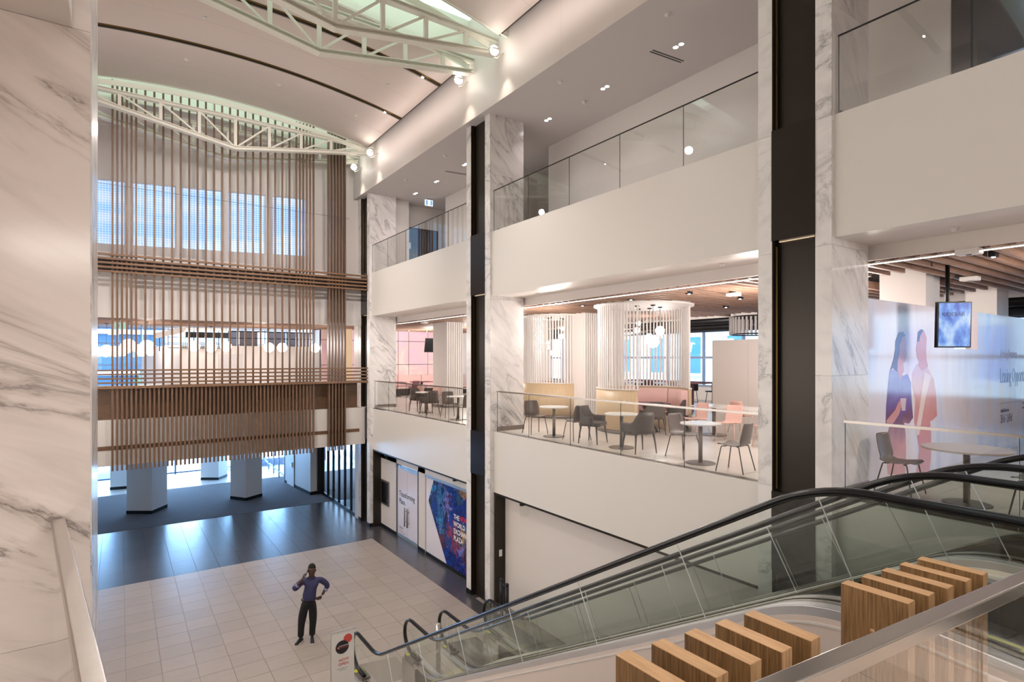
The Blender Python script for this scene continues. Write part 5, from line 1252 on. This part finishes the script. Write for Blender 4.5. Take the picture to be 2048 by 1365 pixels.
for (px, py, yv) in ((409, 34, 'topmost, near the upper picture edge'), (372, 119, 'left one below the bronze slot'), (557, 169, 'middle one above the far truss'), (776, 170, 'between the two bronze slots at the right'), (712, 232, 'lowest one at the right by the bulkhead')):
    lo_, hi_ = 10., 22.
    p = at(px, py, Z=14.7); z = vz(p.x); p = at(px, py, Z=z); puck(p.x, p.y, vz(p.x)+.002, .07, .03, 'small white fitting in the roof vault, '+yv, 'vault_fitting', 'white', 'detector', vg)
# exit sign
p = at(858, 397, Z=ZC3); t = thing('exit_sign', 'lit blue and white exit sign hanging from the top gallery ceiling', 'sign', p)
x, y = p.x, p.y
obj('bracket', MB().box((x-.17, y-.02, ZC3-.07), (x+.17, y+.04, ZC3)), M['ceil'], t); obj('casing', MB().box((x-.17, y-.01, ZC3-.30), (x+.17, y+.03, ZC3-.07)), emis('sign_white', (.8, .95, 1, 1), 1.1), t)
bs = emis('sign_blue', (.0, .28, .62, 1), .8)
for a in (-.15, .05): obj('blue_field', MB().box((x+a, y-.014, ZC3-.28), (x+a+.1, y-.01, ZC3-.09)), bs, t)
obj('running_figure', MB().bar((x-.02, y-.012, ZC3-.15), (x+.01, y-.012, ZC3-.2), .004, .02).bar((x+.01, y-.012, ZC3-.2), (x-.03, y-.012, ZC3-.26), .004, .012).bar((x+.01, y-.012, ZC3-.2), (x+.04, y-.012, ZC3-.24), .004, .012), bs, t)
for k, (px, py) in enumerate(((242, 652), (227, 665))):
    p = at(px, py, Y=25.5 if k == 0 else 30); t = thing('exit_sign', ['teal exit arrow sign hanging behind the left timber slats', 'plain teal sign below the exit arrow sign'][k], 'sign', p)
    te_ = emis('teal%d' % k, (.05, .55, .5, 1), .7)
    obj('face', MB().box((p.x-.20, p.y-.02, p.z-.12), (p.x+.20, p.y+.02, p.z+.12)), te_, t); obj('bracket', MB().box((p.x-.02, p.y-.01, p.z+.12), (p.x+.02, p.y+.01, 8.30)), M['ceil'], t)
    if k == 0: obj('arrow', MB().prism([(p.x-.14, p.y-.021, p.z), (p.x-.04, p.y-.021, p.z+.08), (p.x-.04, p.y-.021, p.z-.08)], (0, -.002, 0)), M['white'], t)
# dark doors on the top gallery
d5 = struct('door_5', MB().box((9.76, 21.86, 9.86), (10.15, 21.89, 12.05)), M['black'])
obj('panel', MB().box((10.17, 21.86, 9.86), (11.3, 21.89, 12.05)), M['bronze'], d5)
obj('notice', MB().box((9.86, 21.85, 11.15), (10.02, 21.86, 11.4)), whi, d5)
obj('door_glass', MB().box((10.25, 21.84, 9.95), (10.9, 21.855, 11.95)), M['blackgloss'], d5)
# food court lighting
for (x, y, pw) in ((11, 1.2, 120), (10.6, 6.5, 130), (12.2, 5.4, 90), (10.0, 12.3, 110), (14.6, 12.4, 110), (11.9, 16.4, 130), (13, 22.0, 150), (12.5, 25, 170), (15, 20, 130), (18.5, 10, 100), (18.5, 18, 100)):
    plight('food_court_lamp', (x, y, 7.35), pw*1.7, WARM, .32)
for (x, y, pw) in ((1, 26, 110), (5, 26, 110), (1, 32, 60), (7.5, 24.5, 60)): plight('upper_floor_lamp', (x, y, 7.2), pw*1.5, WARM, .3)
# ================================================================ the man on the phone
FAT = 1.0
def skin_obj(name, verts, edges, radii, mat, parent, levels=2, root=0):
    me = D.meshes.new(name); me.from_pydata([Vector(v) for v in verts], edges, [])
    o = D.objects.new(name+'_src', me); COL.objects.link(o)
    md = o.modifiers.new('skin', 'SKIN'); md.use_smooth_shade = True; md.branch_smoothing = .6
    for i, r in enumerate(radii):
        s = me.skin_vertices[0].data[i]; s.radius = (r*FAT, r*FAT) if not isinstance(r, tuple) else (r[0]*FAT, r[1]*FAT); s.use_root = (i == root)
    sb = o.modifiers.new('sub', 'SUBSURF'); sb.levels = levels; sb.render_levels = levels
    dg = bpy.context.evaluated_depsgraph_get(); dg.update(); m2 = D.meshes.new_from_object(o.evaluated_get(dg))
    D.objects.remove(o); m2.materials.clear(); m2.name = name
    m2.polygons.foreach_set('use_smooth', [True]*len(m2.polygons))
    return obj(name, m2, mat, parent, False)
hx, hy = 3.60, 13.42
man = thing('person', 'man in a blue shirt and dark trousers talking on a phone, hand on hip', 'person', (hx, hy, .0), -radians(16))
skinm = plain('dark_skin', hexc(74, 46, 36), .5); shirt = plain('blue_shirt', hexc(46, 47, 86), .75, noise=.06); trou = plain('navy_trousers', hexc(13, 13, 19), .8); shoe = plain('dark_shoe', hexc(28, 28, 32), .6); hair = plain('black_hair', hexc(16, 13, 12), .9); cuff = plain('pale_cuff', hexc(140, 136, 172), .8)
V = []; E = []; Rr = []
def add(v, r, p=None):
    V.append(v); Rr.append(r)
    if p is not None: E.append((p, len(V)-1))
    return len(V)-1
# body (skin): legs, torso, neck, head, arms, hands
pel = add((-.0, 0, .93), .11); sp1 = add((.02, 0, 1.10), .10, pel); ch = add((.05, .0, 1.30), .115, sp1); nb_ = add((.06, .0, 1.45), .065, ch); nk = add((.062, -.01, 1.51), .052, nb_)
hd1 = add((.064, -.03, 1.575), .074, nk); hd2 = add((.066, -.025, 1.65), .092, hd1); hd3 = add((.066, -.02, 1.722), .072, hd2)
for s, kx, ax in ((-1, -.155, -.175), (1, .09, .07)):
    h = add((s*.09, 0, .88), .085, pel); k_ = add((kx, -.03, .49), .055, h); a = add((ax, .02, .10), .036, k_)
ls_ = add((-.12, 0, 1.42), .055, ch); le = add((-.315, -.10, 1.27), .040, ls_); lw = add((-.135, -.15, 1.50), .028, le)
rs = add((.235, 0, 1.41), .055, ch); re = add((.415, .07, 1.22), .040, rs); rw = add((.285, -.02, 1.025), .028, re)
FAT = 1.08
body = skin_obj('body', V, E, Rr, skinm, man)
def hand(base, d, nrm, curl, thumbdir, name):
    # palm + five fingers; d = direction of fingers, nrm = palm normal (towards the palm side)
    d = Vector(d).normalized(); nrm = Vector(nrm).normalized(); s = d.cross(nrm).normalized(); b = Vector(base)
    V = []; E = []; Rr = []
    def A(v, r, p=None):
        V.append(tuple(v)); Rr.append(r)
        if p is not None: E.append((p, len(V)-1))
        return len(V)-1
    w = A(b, .024); pm = A(b+d*.045, .030, w)
    for k, (off, ln) in enumerate(((-.030, .066), (-.010, .078), (.010, .074), (.030, .060))):
        k0 = A(b+d*.085+s*off, .0115, pm); dd = d; p = b+d*.085+s*off; q = k0
        for j, f in enumerate((.42, .32, .26)):
            ang = curl*(j+1)/3; v = (d*cos(ang)+nrm*sin(ang)).normalized(); p = p+v*ln*f; q = A(p, .0095-.001*j, q)
    t0 = A(b+d*.03+s*thumbdir*.035, .013, pm); t1 = A(b+d*.06+s*thumbdir*.052+nrm*.012, .011, t0); A(b+d*.085+s*thumbdir*.055+nrm*.025, .0095, t1)
    return skin_obj(name, V, E, Rr, skinm, man, 1)
FAT = 1.0
hand((-.135, -.15, 1.50), (.35, .12, .85), (.75, .25, -.35), 1.1, -1, 'hand')
hand((.285, -.02, 1.025), (-.75, -.25, -.45), (-.1, .9, .0), .9, 1, 'hand')
# head details
obj('nose', MB().sphere((.066, -.116, 1.622), .016, 10, 8, (.9, 1, 1.4)), skinm, man, False)
for s in (-1, 1):
    obj('ear', MB().sphere((.066+s*.088, -.018, 1.625), .022, 10, 8, (.4, .8, 1.3)), skinm, man, False)
    obj('eye', MB().sphere((.066+s*.031, -.104, 1.650), .008, 10, 8), plain('eye', hexc(110, 96, 90), .4), man, False)
    obj('brow', MB().tube([(.066+s*.045, -.100, 1.668), (.066+s*.03, -.110, 1.672), (.066+s*.014, -.112, 1.668)], .004, 5), hair, man, False)
obj('mouth', MB().tube([(.045, -.104, 1.585), (.066, -.112, 1.583), (.087, -.104, 1.585)], .006, 6), plain('lips', hexc(110, 62, 58), .5), man, False)
rows = []
for i in range(8):
    ph = (pi*.47)*i/7
    rows.append([(.066+.087*sin(ph)*cos(2*pi*k/20), -.006+.090*sin(ph)*sin(2*pi*k/20), 1.700+.092*cos(ph)-(.06*(i-4)/3*max(0, min(1, sin(2*pi*k/20)*1.5+.5)) if i > 4 else 0)) for k in range(21)])
obj('hair', MB().grid(rows, True), hair, man, False)
# shirt
FAT = 1.32
V = []; E = []; Rr = []
w0_ = add((0, 0, .93), (.155, .125)); w1_ = add((.01, 0, 1.08), (.152, .125), w0_); c1_ = add((.04, 0, 1.25), (.165, .118), w1_); c2_ = add((.055, 0, 1.37), (.160, .105), c1_); n_ = add((.06, 0, 1.465), (.075, .075), c2_)
l0 = add((-.13, 0, 1.41), .068, c2_); l1 = add((-.24, -.05, 1.33), .060, l0); l2_ = add((-.325, -.10, 1.265), .056, l1); l3_ = add((-.255, -.125, 1.36), .048, l2_)
r0 = add((.245, 0, 1.40), .068, c2_); r1 = add((.34, .04, 1.31), .060, r0); r2_ = add((.42, .07, 1.215), .054, r1); r3_ = add((.375, .03, 1.13), .046, r2_)
skin_obj('shirt', V, E, Rr, shirt, man)
obj('collar', MB().tube([(.06+.066*cos(2*pi*k/18), -.005+.064*sin(2*pi*k/18), 1.475+.012*sin(2*pi*k/18)) for k in range(18)], .014, 6, closed=True), shirt, man, False)
obj('cuff', MB().tube([(.385, .035, 1.145), (.358, .02, 1.105)], [.050, .047], 14), cuff, man, False)
obj('cuff', MB().tube([(-.262, -.124, 1.345), (-.238, -.13, 1.375)], [.051, .048], 14), cuff, man, False)
for k in range(5): obj('button', MB().sphere((.03+.006*k, -.125+.003*k, 1.06+.075*k), .006, 6, 4), cuff, man, False)
# trousers
FAT = 1.32
V = []; E = []; Rr = []
p0_ = add((0, 0, 1.0), (.150, .125)); p1_ = add((-.005, 0, .87), (.155, .130), p0_)
for s, pts in ((-1, [(-.09, 0, .80, .095), (-.135, -.02, .62, .080), (-.158, -.03, .47, .066), (-.172, 0, .28, .058), (-.178, .02, .10, .056)]), (1, [(.08, 0, .80, .092), (.088, -.02, .62, .078), (.092, -.03, .47, .065), (.078, 0, .28, .057), (.070, .02, .10, .056)])):
    q = p1_
    for x, y, z, r in pts: q = add((x, y, z), r, q)
skin_obj('trousers', V, E, Rr, trou, man)
obj('belt', MB().tube([(.158*cos(2*pi*k/28), .118*sin(2*pi*k/28)-.004, .975) for k in range(28)], .014, 6, closed=True, up=(0, 0, 1)), M['black'], man, False)
obj('buckle', MB().box((-.05, -.135, .968), (-.015, -.120, 1.002)), M['brass'], man, False)
# shoes
for (ax, ay, dx, dy) in ((-.178, .02, -.50, -.86), (.070, .02, .05, -1.0)):
    d = Vector((dx, dy, 0)).normalized(); s = Vector((-d.y, d.x, 0)); b0 = Vector((ax, ay, 0))-d*.07
    rows = []
    for i, (f, w_, h_) in enumerate(((0, .032, .05), (.03, .038, .085), (.09, .041, .10), (.15, .044, .078), (.21, .047, .055), (.26, .042, .045), (.285, .026, .03), (.295, .008, .018))):
        c_ = b0+d*f
        rows.append([tuple(c_+s*w_*cos(a)+Vector((0, 0, .016+max(0, h_*sin(a)) if sin(a) > 0 else .016))) for a in [2*pi*k/14 for k in range(15)]])
    mb = MB().grid(rows, True); mb.add(rows[0][:14], [tuple(range(14))]); o = obj('shoe', mb, shoe, man, False)
    sl = [tuple(b0+d*f+s*w_+Vector((0, 0, .001))) for f, w_ in ((-.004, 0), (0, .034), (.09, .044), (.21, .051), (.28, .032), (.302, 0), (.28, -.032), (.21, -.051), (.09, -.044), (0, -.034))]
    obj('sole', MB().prism(sl, (0, 0, .024)), M['tabw'], man, False)
ph = thing('phone', 'dark phone held at the ear of the man', 'phone', (hx, hy, .0), -radians(16))
mb = MB().box((-.005, -.036, -.075), (.005, .036, .075)); me = mb.mesh('casing'); me.transform(Matrix.Translation((-.045, -.055, 1.60)) @ Matrix.Rotation(radians(18), 4, 'Y') @ Matrix.Rotation(radians(20), 4, 'X')); me.materials.append(M['black']); o = D.objects.new('casing', me); COL.objects.link(o); o.parent = ph
me = MB().box((.005, -.032, -.068), (.006, .032, .068)).mesh('glass'); me.transform(Matrix.Translation((-.045, -.055, 1.60)) @ Matrix.Rotation(radians(18), 4, 'Y') @ Matrix.Rotation(radians(20), 4, 'X')); me.materials.append(M['blackgloss']); o = D.objects.new('glass_face', me); COL.objects.link(o); o.parent = ph
